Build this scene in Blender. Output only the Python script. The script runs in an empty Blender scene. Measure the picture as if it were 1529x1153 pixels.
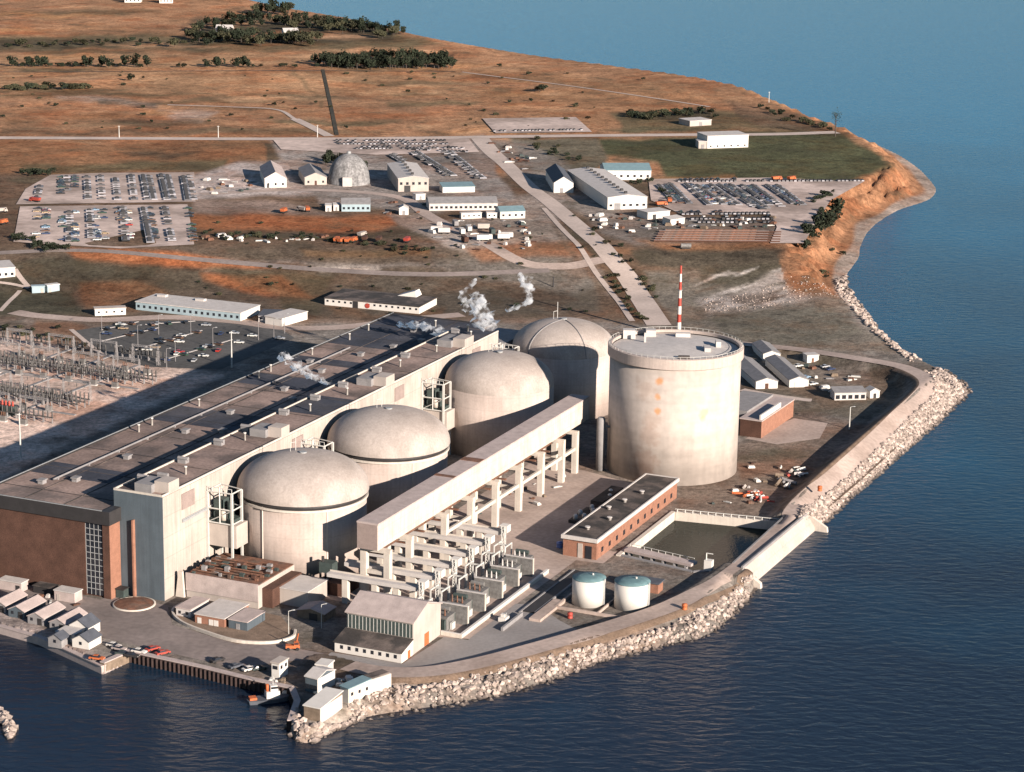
import bpy, bmesh, math, random
import numpy as np
from mathutils import Vector, Matrix
R = random.Random(7)
NR = np.random.default_rng(5)
sc = bpy.context.scene
COL = sc.collection

# ------------------------------------------------------------------ camera calibration (solved from the photograph)
CX, CY, F, TH, RO, HC = 764.5, 576.5, 3458.85, .252, .0173, 264.35
AL = .4104                                   # bearing of the turbine hall's long axis
D1 = np.array([-72.16, 772.92])              # centre of the nearest reactor building
AX = np.array([math.sin(AL), math.cos(AL)])  # along the hall, away
BX = np.array([math.cos(AL), -math.sin(AL)]) # across the hall, to the lake
WL = -3.0                                    # lake level

def G(px, py, z=0.0):
    X = px-CX; Y = py-CY
    a = X*math.cos(RO)+Y*math.sin(RO); b = -X*math.sin(RO)+Y*math.cos(RO)
    t = (z-HC)/(-F*np.sin(TH)-b*np.cos(TH))
    return a*t, (F*np.cos(TH)-b*np.sin(TH))*t
def HP(u, t, z=0.0):
    p = D1+BX*u+AX*t
    return Vector((p[0], p[1], z))

# ------------------------------------------------------------------ terrain
def sstep(a, b, x):
    t = np.clip((x-a)/(b-a), 0, 1); return t*t*(3-2*t)
def base_h(x, y):
    x = np.asarray(x, float); y = np.asarray(y, float)
    h = 12*sstep(1220, 1310, y+.1*np.clip(-x, -100, 700))
    far = sstep(1780, 2300, y)
    h = h+far*(2.2*np.sin(x/170+y/310)+1.6*np.sin(x/83-y/140+1.3)+3*sstep(2200, 2900, y))
    return h
def GB(px, py):
    "pixel -> point on the land (before the shore slope)"
    z = 0.0
    for _ in range(14):
        x, y = G(px, py, z); z = z*.3+float(base_h(x, y))*.7
    x, y = G(px, py, z)
    return x, y, z
def poly_w(pts, z=0.0): return np.array([G(a, b, z) for a, b in pts])
def catmull(P, n=6):
    P = np.asarray(P, float); Q = np.vstack([2*P[0]-P[1], P, 2*P[-1]-P[-2]]); out = []
    for i in range(1, len(Q)-2):
        for k in range(n):
            t = k/n; a, b, c, d = Q[i-1], Q[i], Q[i+1], Q[i+2]
            out.append(.5*((2*b)+(c-a)*t+(2*a-5*b+4*c-d)*t*t+(3*b-a-3*c+d)*t**3))
    out.append(Q[-2]); return np.array(out)
def pip(poly, X, Y):
    X = np.asarray(X, float); Y = np.asarray(Y, float); ins = np.zeros(X.shape, bool)
    n = len(poly); j = n-1
    for i in range(n):
        xi, yi = poly[i]; xj, yj = poly[j]
        if yi != yj:
            c = ((yi > Y) != (yj > Y)) & (X < (xj-xi)*(Y-yi)/(yj-yi)+xi)
            ins ^= c
        j = i
    return ins
def dist_pl(pl, X, Y, want_param=False, closed=False):
    X = np.asarray(X, float); Y = np.asarray(Y, float)
    best = np.full(X.shape, 1e18); par = np.zeros(X.shape)
    n = len(pl); m = n if closed else n-1
    for i in range(m):
        a = pl[i]; b = pl[(i+1) % n]; d = b-a; L = max(d@d, 1e-9)
        t = np.clip(((X-a[0])*d[0]+(Y-a[1])*d[1])/L, 0, 1)
        q = (X-a[0]-t*d[0])**2+(Y-a[1]-t*d[1])**2
        w = q < best; best = np.where(w, q, best); par = np.where(w, i+t, par)
    return (np.sqrt(best), par) if want_param else np.sqrt(best)

SH_QUAY = [(-420, 742), (-200, 842), (0, 945), (60, 962), (155, 1006), (195, 987), (300, 1010), (372, 1028), (436, 1042), (444, 1062), (434, 1092)]
SH_BANK = [(440, 1104), (462, 1109), (500, 1092), (545, 1071), (640, 1056), (700, 1046), (760, 1034), (850, 1006), (900, 987), (1000, 962),
           (1060, 946), (1105, 906), (1128, 876)]
SH_WALL = [(1128, 870), (1170, 832), (1206, 796)]
SH_EAST = [(1232, 780), (1262, 748), (1300, 716), (1345, 676), (1385, 642), (1425, 605), (1441, 588), (1436, 575), (1410, 557), (1378, 541), (1350, 526),
           (1312, 492), (1290, 462), (1268, 432), (1264, 412), (1282, 386), (1286, 366), (1302, 340), (1340, 315), (1384, 300), (1398, 285),
           (1390, 270), (1370, 250), (1340, 230), (1300, 212), (1250, 193), (1200, 174), (1130, 150), (1000, 125), (880, 103), (740, 80), (650, 60),
           (590, 45), (500, 30), (440, 17), (380, 7), (340, -2), (200, -22), (0, -40), (-300, -80)]
q_w = poly_w(SH_QUAY, WL); b_w = catmull(poly_w(SH_BANK, WL), 4); w_w = poly_w(SH_WALL, WL); e_w = catmull(poly_w(SH_EAST, WL), 4)
SHORE = np.vstack([q_w, b_w, w_w, e_w])
LAND = np.vstack([SHORE, [(-9000, 9000), (-9000, 300)]])
POND = np.array([HP(*p)[:2] for p in [(96.7, 57.6), (96.7, 114.2), (138.6, 120.4), (138.6, 60), (126.4, 51.7)]])
WA = np.array(G(1124, 872, WL)); WB = np.array(G(1212, 796, WL)); WD = (WB-WA)/np.hypot(*(WB-WA)); WN = np.array([-WD[1], WD[0]])
DIKE = [(478, 984, .6), (560, 1002, 1.2), (640, 1003, 1.6), (720, 989, 1.8), (800, 968, 2), (870, 948, 2), (930, 930, 2), (1000, 906, 2.4),
        (1050, 880, 2.8), (1094, 850, 3), (1134, 816, 3), (1174, 780, 3.2), (1200, 748, 4), (1245, 708, 5), (1290, 668, 5.5), (1345, 618, 5.5), (1380, 585, 5.5), (1386, 570, 5.2),
        (1370, 557, 4.8), (1340, 546, 4.2), (1290, 537, 3.6), (1200, 523, 2.4), (1105, 513, 1.2)]
DK = catmull(np.array([(*G(a, b, c), c) for a, b, c in DIKE]), 4)
CLIFF_C = np.array(G(1260, 370, 5))
def land_h(x, y):
    x = np.asarray(x, float); y = np.asarray(y, float)
    h = base_h(x, y)
    dd, par = dist_pl(DK[:, :2], x, y, True)
    hz = np.interp(par, np.arange(len(DK)), DK[:, 2])
    prof = hz*(1-sstep(4.2, 4.2+1.9*np.maximum(hz, .4), dd))
    h = np.maximum(h, prof)
    ins = pip(LAND, x, y); sd, sp = dist_pl(SHORE, x, y, True); sd = np.where(ins, sd, -sd)
    dq = dist_pl(np.vstack([q_w]), x, y)
    dw = dist_pl(w_w, x, y)
    steep = np.maximum(1-sstep(3, 9, dq), 1-sstep(9, 14, dw))
    blf = sstep(1150, 1260, y)*(1-sstep(1900, 2300, y))
    g1 = .62*sd
    gul = 3.2*np.sin(sp*7.3)+2.2*np.sin(sp*12.1+x*.11)+1.5*np.sin(y*.21+x*.17)
    g2 = np.where(sd < 13, .13*sd, 1.7+np.maximum(sd-13+gul*sstep(13, 20, sd), 0)*.62)
    g3 = .25*sd
    blf2 = sstep(1900, 2300, y)
    g = g1*(1-blf)*(1-blf2)+g2*blf+g3*blf2
    g = np.where(sd > 0, g, .5*sd)
    g = np.where(sd > 0, g+steep*sd*5, g)
    h = np.minimum(h, WL+g)
    ws = (x-WA[0])*WD[0]+(y-WA[1])*WD[1]; wo = (x-WA[0])*WN[0]+(y-WA[1])*WN[1]
    strip = (ws > -2) & (ws < np.hypot(*(WB-WA))+3) & (wo > -6) & (wo < 3.4)
    h = np.where(strip, np.minimum(h, -1.5+np.minimum(wo, 2.8)/2.8*4.2-1.2), h)
    pin = pip(POND, x, y); pdist = dist_pl(POND, x, y, closed=True)
    h = np.where(pin & (pdist > .1), np.minimum(h, -np.clip(pdist*25, 0, 7)), h)
    return np.maximum(h, WL-9)

# ------------------------------------------------------------------ materials
def new_mat(name):
    m = bpy.data.materials.new(name); m.use_nodes = True
    return m, m.node_tree.nodes, m.node_tree.links, m.node_tree.nodes['Principled BSDF']
def N(nodes, t, **kw):
    n = nodes.new(t)
    for k, v in kw.items():
        if hasattr(n, k) and k not in ('inputs',): setattr(n, k, v)
    return n
def pm(name, col, var=.14, scale=.35, rough=.85, fine=4.0, finevar=.10, streak=0.0, bump=0.0, tint=None, tint_amt=.0, metal=0.0, spec=.3, tr=(.45, .68), lifts=0, joints=0):
    m, nd, lk, bs = new_mat(name)
    tc = nd.new('ShaderNodeTexCoord')
    def noise(sc_, det, vec=None):
        n = nd.new('ShaderNodeTexNoise'); n.inputs['Scale'].default_value = sc_; n.inputs['Detail'].default_value = det
        lk.new(vec or tc.outputs['Object'], n.inputs['Vector']); return n
    def mr(src, lo, hi, a=.3, b=.7):
        r = nd.new('ShaderNodeMapRange'); r.inputs['From Min'].default_value = a; r.inputs['From Max'].default_value = b
        r.inputs['To Min'].default_value = lo; r.inputs['To Max'].default_value = hi; lk.new(src, r.inputs['Value']); return r.outputs[0]
    def mul(a, b):
        n = nd.new('ShaderNodeMath'); n.operation = 'MULTIPLY'; lk.new(a, n.inputs[0]); lk.new(b, n.inputs[1]); return n.outputs[0]
    n1 = noise(scale, 5); f = mr(n1.outputs[0], 1-var, 1+var)
    n2 = noise(fine, 3); f = mul(f, mr(n2.outputs[0], 1-finevar, 1+finevar))
    if streak:
        mp = nd.new('ShaderNodeMapping'); mp.inputs['Scale'].default_value = (1, 1, .06); lk.new(tc.outputs['Object'], mp.inputs[0])
        n3 = noise(1.1, 4, mp.outputs[0]); f = mul(f, mr(n3.outputs[0], 1-streak, 1+streak*.6))
    if lifts:
        sx = nd.new('ShaderNodeSeparateXYZ'); lk.new(tc.outputs['Object'], sx.inputs[0])
        dv = nd.new('ShaderNodeMath'); dv.operation = 'DIVIDE'; lk.new(sx.outputs['Z'], dv.inputs[0]); dv.inputs[1].default_value = lifts
        fr = nd.new('ShaderNodeMath'); fr.operation = 'FRACT'; lk.new(dv.outputs[0], fr.inputs[0]); f = mul(f, mr(fr.outputs[0], .90, 1.0, .0, .10))
    if joints:
        sx = nd.new('ShaderNodeSeparateXYZ'); lk.new(tc.outputs['Object'], sx.inputs[0])
        for ax_, sp_ in (('Y', joints), ('Z', joints*.75)):
            dv = nd.new('ShaderNodeMath'); dv.operation = 'DIVIDE'; lk.new(sx.outputs[ax_], dv.inputs[0]); dv.inputs[1].default_value = sp_
            fr = nd.new('ShaderNodeMath'); fr.operation = 'FRACT'; lk.new(dv.outputs[0], fr.inputs[0]); f = mul(f, mr(fr.outputs[0], .78, 1.0, .0, .06))
    base = nd.new('ShaderNodeRGB'); base.outputs[0].default_value = (*col, 1); cout = base.outputs[0]
    if tint:
        mx = nd.new('ShaderNodeMix'); mx.data_type = 'RGBA'; n4 = noise(scale*.6+.01, 4)
        lk.new(mr(n4.outputs[0], 0, tint_amt, *tr), mx.inputs['Factor']); lk.new(cout, mx.inputs[6]); mx.inputs[7].default_value = (*tint, 1); cout = mx.outputs[2]
    vm = nd.new('ShaderNodeVectorMath'); vm.operation = 'SCALE'; lk.new(cout, vm.inputs[0]); lk.new(f, vm.inputs['Scale'])
    lk.new(vm.outputs[0], bs.inputs['Base Color'])
    bs.inputs['Roughness'].default_value = rough; bs.inputs['Metallic'].default_value = metal; bs.inputs['Specular IOR Level'].default_value = spec
    if bump:
        b = nd.new('ShaderNodeBump'); b.inputs['Strength'].default_value = bump; b.inputs['Distance'].default_value = .3
        lk.new(n2.outputs[0], b.inputs['Height']); lk.new(b.outputs[0], bs.inputs['Normal'])
    return m

M = {}
M['conc'] = pm('concrete', (.47, .385, .335), .11, .08, .9, 1.2, .06, .09, tint=(.37, .285, .24), tint_amt=.45, lifts=5.2)
M['dome'] = pm('dome_concrete', (.40, .34, .30), .12, .10, .9, 1.5, .10, .08, tint=(.25, .205, .175), tint_amt=.6)
M['white'] = pm('white_panel', (.42, .36, .315), .12, .15, .75, 2, .04, .06)
M['baywall'] = pm('bay_wall_panel', (.43, .37, .32), .12, .12, .8, 2, .05, .14, tint=(.33, .27, .225), tint_amt=.4, joints=9.6)
M['cream'] = pm('cream_concrete', (.54, .475, .405), .08, .3, .85, 3, .06, .08)
M['duct'] = pm('duct_panel', (.54, .475, .405), .09, .25, .85, 2.5, .07, .12, tint=(.44, .36, .29), tint_amt=.4, joints=6.4)
M['whitep'] = pm('white_paint', (.62, .575, .52), .05, .4, .6, 4, .04)
M['blue'] = pm('blue_grey_cladding', (.085, .105, .12), .10, .2, .7, 3, .06, .12)  # cladding kept extra dark to stand in for shade on the bay end
M['bluew'] = pm('pale_blue_panel', (.30, .375, .40), .08, .4, .7, 3, .06)
M['brick'] = pm('brown_brick', (.085, .042, .029), .22, .25, .9, 3, .28)  # brick darkened to stand in for shade on the hall's end wall
M['brickl'] = pm('sunlit_brick', (.27, .13, .085), .14, .5, .9, 4, .2)
M['roof'] = pm('gravel_roof', (.275, .195, .162), .34, .05, .95, .9, .22, tint=(.13, .10, .088), tint_amt=.9, tr=(.47, .58))
M['roofd'] = pm('blue_black_roof', (.045, .048, .062), .3, .08, .9, .8, .2, tint=(.09, .08, .08), tint_amt=.6)  # blue-black tone for the dark stretches of the flat roofs
M['roofp'] = pm('pink_grey_roof', (.42, .34, .31), .14, .3, .9, 3, .1)
M['dark'] = pm('dark_roof_felt', (.05, .043, .039), .3, .2, .9, 2, .2, tint=(.135, .105, .09), tint_amt=.8, tr=(.45, .58))
M['fascia'] = pm('dark_fascia', (.035, .032, .032), .15, .3, .6, 2, .1)
M['glass'] = pm('dark_glazing', (.02, .022, .028), .1, .5, .25, 3, .05, spec=.5)
M['steel'] = pm('grey_steel', (.30, .30, .295), .12, 1, .6, 5, .08)
M['steelw'] = pm('pale_steel', (.50, .48, .44), .08, 1, .6, 5, .06)
M['equip'] = pm('transformer_grey', (.17, .16, .15), .3, .8, .6, 4, .1)
M['green'] = pm('dark_green_equipment', (.05, .065, .06), .2, .8, .6, 4, .1)
M['rust'] = pm('rusty_deck', (.17, .082, .052), .35, .5, .9, 2.5, .25, tint=(.10, .075, .06), tint_amt=.8)
M['teal'] = pm('teal_roof_paint', (.13, .215, .225), .2, .4, .7, 3, .1)
M['tealr'] = pm('teal_metal_roof', (.17, .25, .27), .1, .4, .6, 3, .08)
M['lroof'] = pm('light_grey_roof', (.50, .455, .42), .1, .4, .8, 3, .07)
M['groof'] = pm('mid_grey_roof', (.24, .225, .22), .14, .4, .85, 3, .1)
M['droof'] = pm('slate_roof', (.085, .09, .105), .15, .4, .8, 3, .1)
M['louvre'] = pm('brown_louvre', (.28, .215, .19), .1, .5, .8, 3, .1)
M['orange'] = pm('orange_paint', (.46, .125, .045), .15, 1, .6, 4, .05)
M['red'] = pm('red_paint', (.36, .06, .042), .15, 1, .5, 4, .05)
M['black'] = pm('black_rubber', (.02, .02, .02), .1, 1, .8, 4, .05)
M['blueb'] = pm('blue_drum_paint', (.16, .22, .48), .1, 1, .6, 4, .05)
M['wood'] = pm('weathered_timber', (.19, .14, .10), .25, .6, .9, 4, .15)
M['asph'] = pm('asphalt', (.235, .19, .17), .18, .05, .95, .5, .14, tint=(.15, .125, .115), tint_amt=.6)
M['road'] = pm('gravel_road', (.42, .325, .275), .16, .05, .95, .6, .14, tint=(.28, .205, .165), tint_amt=.6)
M['path'] = pm('pale_track', (.50, .40, .34), .14, .05, .95, .6, .1)
M['lot'] = pm('gravel_lot', (.54, .42, .36), .16, .02, .95, .2, .2, tint=(.30, .225, .185), tint_amt=.8, tr=(.46, .6))
M['lotd'] = pm('dark_asphalt_lot', (.085, .08, .075), .25, .03, .95, .4, .2, tint=(.11, .105, .10), tint_amt=.7)
M['apron'] = pm('grey_apron', (.27, .245, .23), .10, .05, .95, .8, .08, tint=(.20, .17, .155), tint_amt=.5)
M['rock'] = pm('riprap_rock', (.45, .36, .305), .22, .35, .95, 2.5, .2, tint=(.32, .24, .20), tint_amt=.5)
def per_island(m, lo, hi, wet=None):
    nt = m.node_tree; nd, lk = nt.nodes, nt.links; bs = nd['Principled BSDF']; src = bs.inputs['Base Color'].links[0].from_socket
    ge = nd.new('ShaderNodeNewGeometry'); r = nd.new('ShaderNodeMapRange'); r.inputs['To Min'].default_value = lo; r.inputs['To Max'].default_value = hi
    lk.new(ge.outputs['Random Per Island'], r.inputs['Value']); out = r.outputs[0]
    if wet is not None:
        sx = nd.new('ShaderNodeSeparateXYZ'); lk.new(ge.outputs['Position'], sx.inputs[0]); w = nd.new('ShaderNodeMapRange')
        w.inputs['From Min'].default_value = wet; w.inputs['From Max'].default_value = wet+.7; w.inputs['To Min'].default_value = .28; w.inputs['To Max'].default_value = 1; lk.new(sx.outputs['Z'], w.inputs['Value'])
        mm = nd.new('ShaderNodeMath'); mm.operation = 'MULTIPLY'; lk.new(out, mm.inputs[0]); lk.new(w.outputs[0], mm.inputs[1]); out = mm.outputs[0]
    vm = nd.new('ShaderNodeVectorMath'); vm.operation = 'SCALE'; lk.new(src, vm.inputs[0]); lk.new(out, vm.inputs['Scale']); lk.new(vm.outputs[0], bs.inputs['Base Color'])
per_island(M['rock'], .45, 1.25, WL+.25)
M['bark'] = pm('bark', (.07, .055, .045), .2, 1, .95, 4, .1)
M['leafd'] = pm('dark_foliage', (.022, .028, .015), .3, .4, .95, 2, .2)
M['leafo'] = pm('olive_foliage', (.05, .048, .025), .3, .4, .95, 2, .2)
M['insul'] = pm('dark_insulator', (.075, .07, .066), .2, .8, .6, 4, .1)
M['ditchm'] = pm('ditch_scrub', (.05, .042, .028), .4, .2, .95, 1, .3)
M['coal'] = pm('grey_stockpile_cladding', (.22, .21, .205), .35, .25, .95, .8, .3, .3)

# car paint takes each car's own object colour
m, nd, lk, bs = new_mat('car_paint'); oi = nd.new('ShaderNodeObjectInfo'); lk.new(oi.outputs['Color'], bs.inputs['Base Color'])
bs.inputs['Roughness'].default_value = .35; bs.inputs['Coat Weight'].default_value = .3; M['car'] = m

# land: painted ground cover (vertex attribute) broken up by noise
m, nd, lk, bs = new_mat('open_ground')
at = nd.new('ShaderNodeAttribute'); at.attribute_name = 'cover'
tc = nd.new('ShaderNodeTexCoord')
def _noise(s, d, vec=None, rough=.6):
    n = nd.new('ShaderNodeTexNoise'); n.inputs['Scale'].default_value = s; n.inputs['Detail'].default_value = d; n.inputs['Roughness'].default_value = rough
    lk.new(vec or tc.outputs['Object'], n.inputs['Vector']); return n.outputs[0]
def _mr(src, a, b, lo, hi):
    r = nd.new('ShaderNodeMapRange'); r.inputs['From Min'].default_value = a; r.inputs['From Max'].default_value = b
    r.inputs['To Min'].default_value = lo; r.inputs['To Max'].default_value = hi; lk.new(src, r.inputs['Value']); return r.outputs[0]
def _mul(a, b):
    n = nd.new('ShaderNodeMath'); n.operation = 'MULTIPLY'; lk.new(a, n.inputs[0]); lk.new(b, n.inputs[1]); return n.outputs[0]
f1 = _mr(_noise(.012, 8), .3, .7, .66, 1.34); f2 = _mr(_noise(.09, 6, None, .72), .32, .68, .50, 1.48); f3 = _mr(_noise(.4, 5, None, .8), .3, .7, .45, 1.5)
ff = _mul(_mul(f1, f2), f3)
vm = nd.new('ShaderNodeVectorMath'); vm.operation = 'SCALE'; lk.new(at.outputs['Color'], vm.inputs[0]); lk.new(ff, vm.inputs['Scale'])
hx = nd.new('ShaderNodeMix'); hx.data_type = 'RGBA'; lk.new(_mr(_noise(.02, 8, None, .68), .48, .60, 0, .55), hx.inputs['Factor']); lk.new(vm.outputs[0], hx.inputs[6])
hv = nd.new('ShaderNodeVectorMath'); hv.operation = 'MULTIPLY'; lk.new(vm.outputs[0], hv.inputs[0]); hv.inputs[1].default_value = (.95, .66, .52); lk.new(hv.outputs[0], hx.inputs[7])
mx = nd.new('ShaderNodeMix'); mx.data_type = 'RGBA'; lk.new(_mr(_noise(.045, 7, None, .72), .53, .66, 0, .75), mx.inputs['Factor'])
lk.new(hx.outputs[2], mx.inputs[6]); mx.inputs[7].default_value = (.055, .045, .028, 1)
lk.new(mx.outputs[2], bs.inputs['Base Color']); bs.inputs['Roughness'].default_value = 1; bs.inputs['Specular IOR Level'].default_value = .1
bp = nd.new('ShaderNodeBump'); bp.inputs['Strength'].default_value = .5; bp.inputs['Distance'].default_value = .8
lk.new(_noise(.35, 5, None, .7), bp.inputs['Height']); lk.new(bp.outputs[0], bs.inputs['Normal'])
M['land'] = m

# lake water
m, nd, lk, bs = new_mat('lake_water')
tc = nd.new('ShaderNodeTexCoord')
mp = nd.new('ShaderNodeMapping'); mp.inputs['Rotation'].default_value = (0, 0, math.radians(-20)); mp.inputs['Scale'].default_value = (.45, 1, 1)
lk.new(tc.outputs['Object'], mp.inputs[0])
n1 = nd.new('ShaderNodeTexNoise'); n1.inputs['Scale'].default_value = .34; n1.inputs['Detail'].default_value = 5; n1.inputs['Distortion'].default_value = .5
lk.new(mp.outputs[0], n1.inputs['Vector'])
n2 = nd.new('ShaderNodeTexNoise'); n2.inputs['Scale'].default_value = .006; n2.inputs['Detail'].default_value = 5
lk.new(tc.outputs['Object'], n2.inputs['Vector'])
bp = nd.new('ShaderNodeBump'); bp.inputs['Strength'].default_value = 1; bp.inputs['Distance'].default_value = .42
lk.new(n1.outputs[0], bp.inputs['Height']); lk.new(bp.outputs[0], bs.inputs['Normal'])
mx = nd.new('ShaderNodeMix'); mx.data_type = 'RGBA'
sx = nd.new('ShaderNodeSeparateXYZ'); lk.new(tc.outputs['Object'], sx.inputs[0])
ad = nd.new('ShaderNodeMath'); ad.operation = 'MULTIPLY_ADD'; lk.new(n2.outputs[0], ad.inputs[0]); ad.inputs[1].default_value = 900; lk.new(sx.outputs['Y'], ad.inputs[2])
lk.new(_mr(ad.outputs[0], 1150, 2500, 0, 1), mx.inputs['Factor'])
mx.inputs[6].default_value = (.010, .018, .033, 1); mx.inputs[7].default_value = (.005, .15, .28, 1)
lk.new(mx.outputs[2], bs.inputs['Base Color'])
bs.inputs['Roughness'].default_value = .2; bs.inputs['IOR'].default_value = 1.33; bs.inputs['Specular IOR Level'].default_value = .36
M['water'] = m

# vacuum building concrete with its own rust stains
def stained(name, col, spots):
    m, nd, lk, bs = new_mat(name)
    tc = nd.new('ShaderNodeTexCoord'); cout = None
    no = nd.new('ShaderNodeTexNoise'); no.inputs['Scale'].default_value = .35; no.inputs['Detail'].default_value = 5; lk.new(tc.outputs['Object'], no.inputs[0])
    mp = nd.new('ShaderNodeMapping'); mp.inputs['Scale'].default_value = (.25, .25, .02); lk.new(tc.outputs['Object'], mp.inputs[0])
    st = nd.new('ShaderNodeTexNoise'); st.inputs['Scale'].default_value = 1; st.inputs['Detail'].default_value = 4; lk.new(mp.outputs[0], st.inputs[0])
    mh = nd.new('ShaderNodeMapping'); mh.inputs['Scale'].default_value = (.02, .02, .22); lk.new(tc.outputs['Object'], mh.inputs[0])
    sh = nd.new('ShaderNodeTexNoise'); sh.inputs['Scale'].default_value = 1; sh.inputs['Detail'].default_value = 3; lk.new(mh.outputs[0], sh.inputs[0])
    def mr(src, a, b, lo, hi):
        r = nd.new('ShaderNodeMapRange'); r.inputs[1].default_value = a; r.inputs[2].default_value = b; r.inputs[3].default_value = lo; r.inputs[4].default_value = hi
        r.interpolation_type = 'SMOOTHSTEP'; lk.new(src, r.inputs[0]); return r.outputs[0]
    rgb = nd.new('ShaderNodeRGB'); rgb.outputs[0].default_value = (*col, 1); cout = rgb.outputs[0]
    for p, rad, c, amt in spots:
        d = nd.new('ShaderNodeVectorMath'); d.operation = 'DISTANCE'; lk.new(tc.outputs['Object'], d.inputs[0]); d.inputs[1].default_value = p
        ad = nd.new('ShaderNodeMath'); ad.operation = 'MULTIPLY_ADD'; lk.new(no.outputs[0], ad.inputs[0]); ad.inputs[1].default_value = rad*1.6; lk.new(d.outputs['Value'], ad.inputs[2])
        mx = nd.new('ShaderNodeMix'); mx.data_type = 'RGBA'; lk.new(mr(ad.outputs[0], rad*1.2, rad*2.0, amt, 0), mx.inputs['Factor'])
        lk.new(cout, mx.inputs[6]); mx.inputs[7].default_value = (*c, 1); cout = mx.outputs[2]
    a = mr(st.outputs[0], .3, .7, .92, 1.06); b = mr(sh.outputs[0], .3, .7, .90, 1.06); c = mr(no.outputs[0], .3, .7, .94, 1.06)
    q = nd.new('ShaderNodeMath'); q.operation = 'MULTIPLY'; lk.new(a, q.inputs[0]); lk.new(b, q.inputs[1])
    q2 = nd.new('ShaderNodeMath'); q2.operation = 'MULTIPLY'; lk.new(q.outputs[0], q2.inputs[0]); lk.new(c, q2.inputs[1])
    vm = nd.new('ShaderNodeVectorMath'); vm.operation = 'SCALE'; lk.new(cout, vm.inputs[0]); lk.new(q2.outputs[0], vm.inputs['Scale'])
    lk.new(vm.outputs[0], bs.inputs['Base Color']); bs.inputs['Roughness'].default_value = .9; bs.inputs['Specular IOR Level'].default_value = .25
    return m

# ------------------------------------------------------------------ mesh builder
class MB:
    def __init__(s): s.v = []; s.f = []; s.mi = []; s.sm = []; s.k = 0; s.smooth = False
    def mat(s, k): s.k = k; return s
    def add(s, vs, fs, smooth=None):
        o = len(s.v); s.v += [tuple(p) for p in vs]
        for f in fs: s.f.append(tuple(o+i for i in f)); s.mi.append(s.k); s.sm.append(s.smooth if smooth is None else smooth)
        return s
    def hexa(s, b, t):
        return s.add(list(b)+list(t), [(3, 2, 1, 0), (4, 5, 6, 7), (0, 1, 5, 4), (1, 2, 6, 5), (2, 3, 7, 6), (3, 0, 4, 7)])
    def box(s, x0, x1, y0, y1, z0, z1):
        return s.hexa([(x0, y0, z0), (x1, y0, z0), (x1, y1, z0), (x0, y1, z0)], [(x0, y0, z1), (x1, y0, z1), (x1, y1, z1), (x0, y1, z1)])
    def prism(s, poly, z0, z1):
        n = len(poly)
        return s.add([(x, y, z0) for x, y in poly]+[(x, y, z1) for x, y in poly],
                     [tuple(range(n-1, -1, -1)), tuple(range(n, 2*n))]+[(i, (i+1) % n, n+(i+1) % n, n+i) for i in range(n)])
    def lathe(s, prof, n=48, cx=0, cy=0, smooth=True, caps=True):
        vs = []; fs = []
        for r, z in prof:
            for i in range(n):
                a = 2*math.pi*i/n; vs.append((cx+r*math.cos(a), cy+r*math.sin(a), z))
        for k in range(len(prof)-1):
            for i in range(n):
                j = (i+1) % n; fs.append((k*n+i, k*n+j, (k+1)*n+j, (k+1)*n+i))
        s.add(vs, fs, smooth)
        if caps:
            o = len(s.v)-len(vs)
            s.f.append(tuple(o+i for i in range(n-1, -1, -1))); s.mi.append(s.k); s.sm.append(False)
            o2 = o+(len(prof)-1)*n
            s.f.append(tuple(o2+i for i in range(n))); s.mi.append(s.k); s.sm.append(False)
        return s
    def tube(s, a, b, r, n=6, r2=None):
        a = Vector(a); b = Vector(b); d = (b-a).normalized(); up = Vector((0, 0, 1)) if abs(d.z) < .9 else Vector((1, 0, 0))
        x = d.cross(up).normalized(); y = d.cross(x); r2 = r if r2 is None else r2; vs = []
        for p, q in ((a, r), (b, r2)):
            for i in range(n):
                t = 2*math.pi*i/n; vs.append(p+x*q*math.cos(t)+y*q*math.sin(t))
        return s.add(vs, [tuple(range(n-1, -1, -1)), tuple(range(n, 2*n))]+[(i, (i+1) % n, n+(i+1) % n, n+i) for i in range(n)])
    def bar(s, a, b, w): return s.tube(a, b, w*.707, 4)
    def rock(s, c, r, ico, rnd):
        V, Fc = ico; q = rnd.normal(size=3); off = 1+.22*np.sin(V@(q*3)+rnd.uniform(0, 6))+rnd.normal(size=len(V))*.10
        sc_ = r*np.array([rnd.uniform(.75, 1.3), rnd.uniform(.75, 1.3), rnd.uniform(.6, 1.0)]); a = rnd.uniform(0, 6.28)
        P = V*off[:, None]*sc_; ca, sa = math.cos(a), math.sin(a)
        P = np.stack([P[:, 0]*ca-P[:, 1]*sa, P[:, 0]*sa+P[:, 1]*ca, P[:, 2]], 1)+np.array(c)
        return s.add(P.tolist(), Fc, False)
    def mesh(s, name, mats):
        me = bpy.data.meshes.new(name); me.from_pydata(s.v, [], s.f)
        for m_ in (mats if isinstance(mats, (list, tuple)) else [mats]): me.materials.append(M[m_] if isinstance(m_, str) else m_)
        me.polygons.foreach_set('material_index', s.mi); me.polygons.foreach_set('use_smooth', s.sm); me.update()
        bm = bmesh.new(); bm.from_mesh(me); bmesh.ops.recalc_face_normals(bm, faces=bm.faces); bm.to_mesh(me); bm.free()
        return me
    def build(s, name, mats, parent=None, loc=None, rz=0):
        o = bpy.data.objects.new(name, s.mesh(name, mats)); COL.objects.link(o)
        if parent is not None: o.parent = parent
        if loc is not None: o.location = loc; o.rotation_euler = (0, 0, rz)
        return o
def _ico(sub):
    bm = bmesh.new(); bmesh.ops.create_icosphere(bm, subdivisions=sub, radius=1)
    V = np.array([v.co[:] for v in bm.verts]); Fc = [tuple(v.index for v in f.verts) for f in bm.faces]; bm.free(); return V, Fc
ICO1 = _ico(1); ICO2 = _ico(2)
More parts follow.
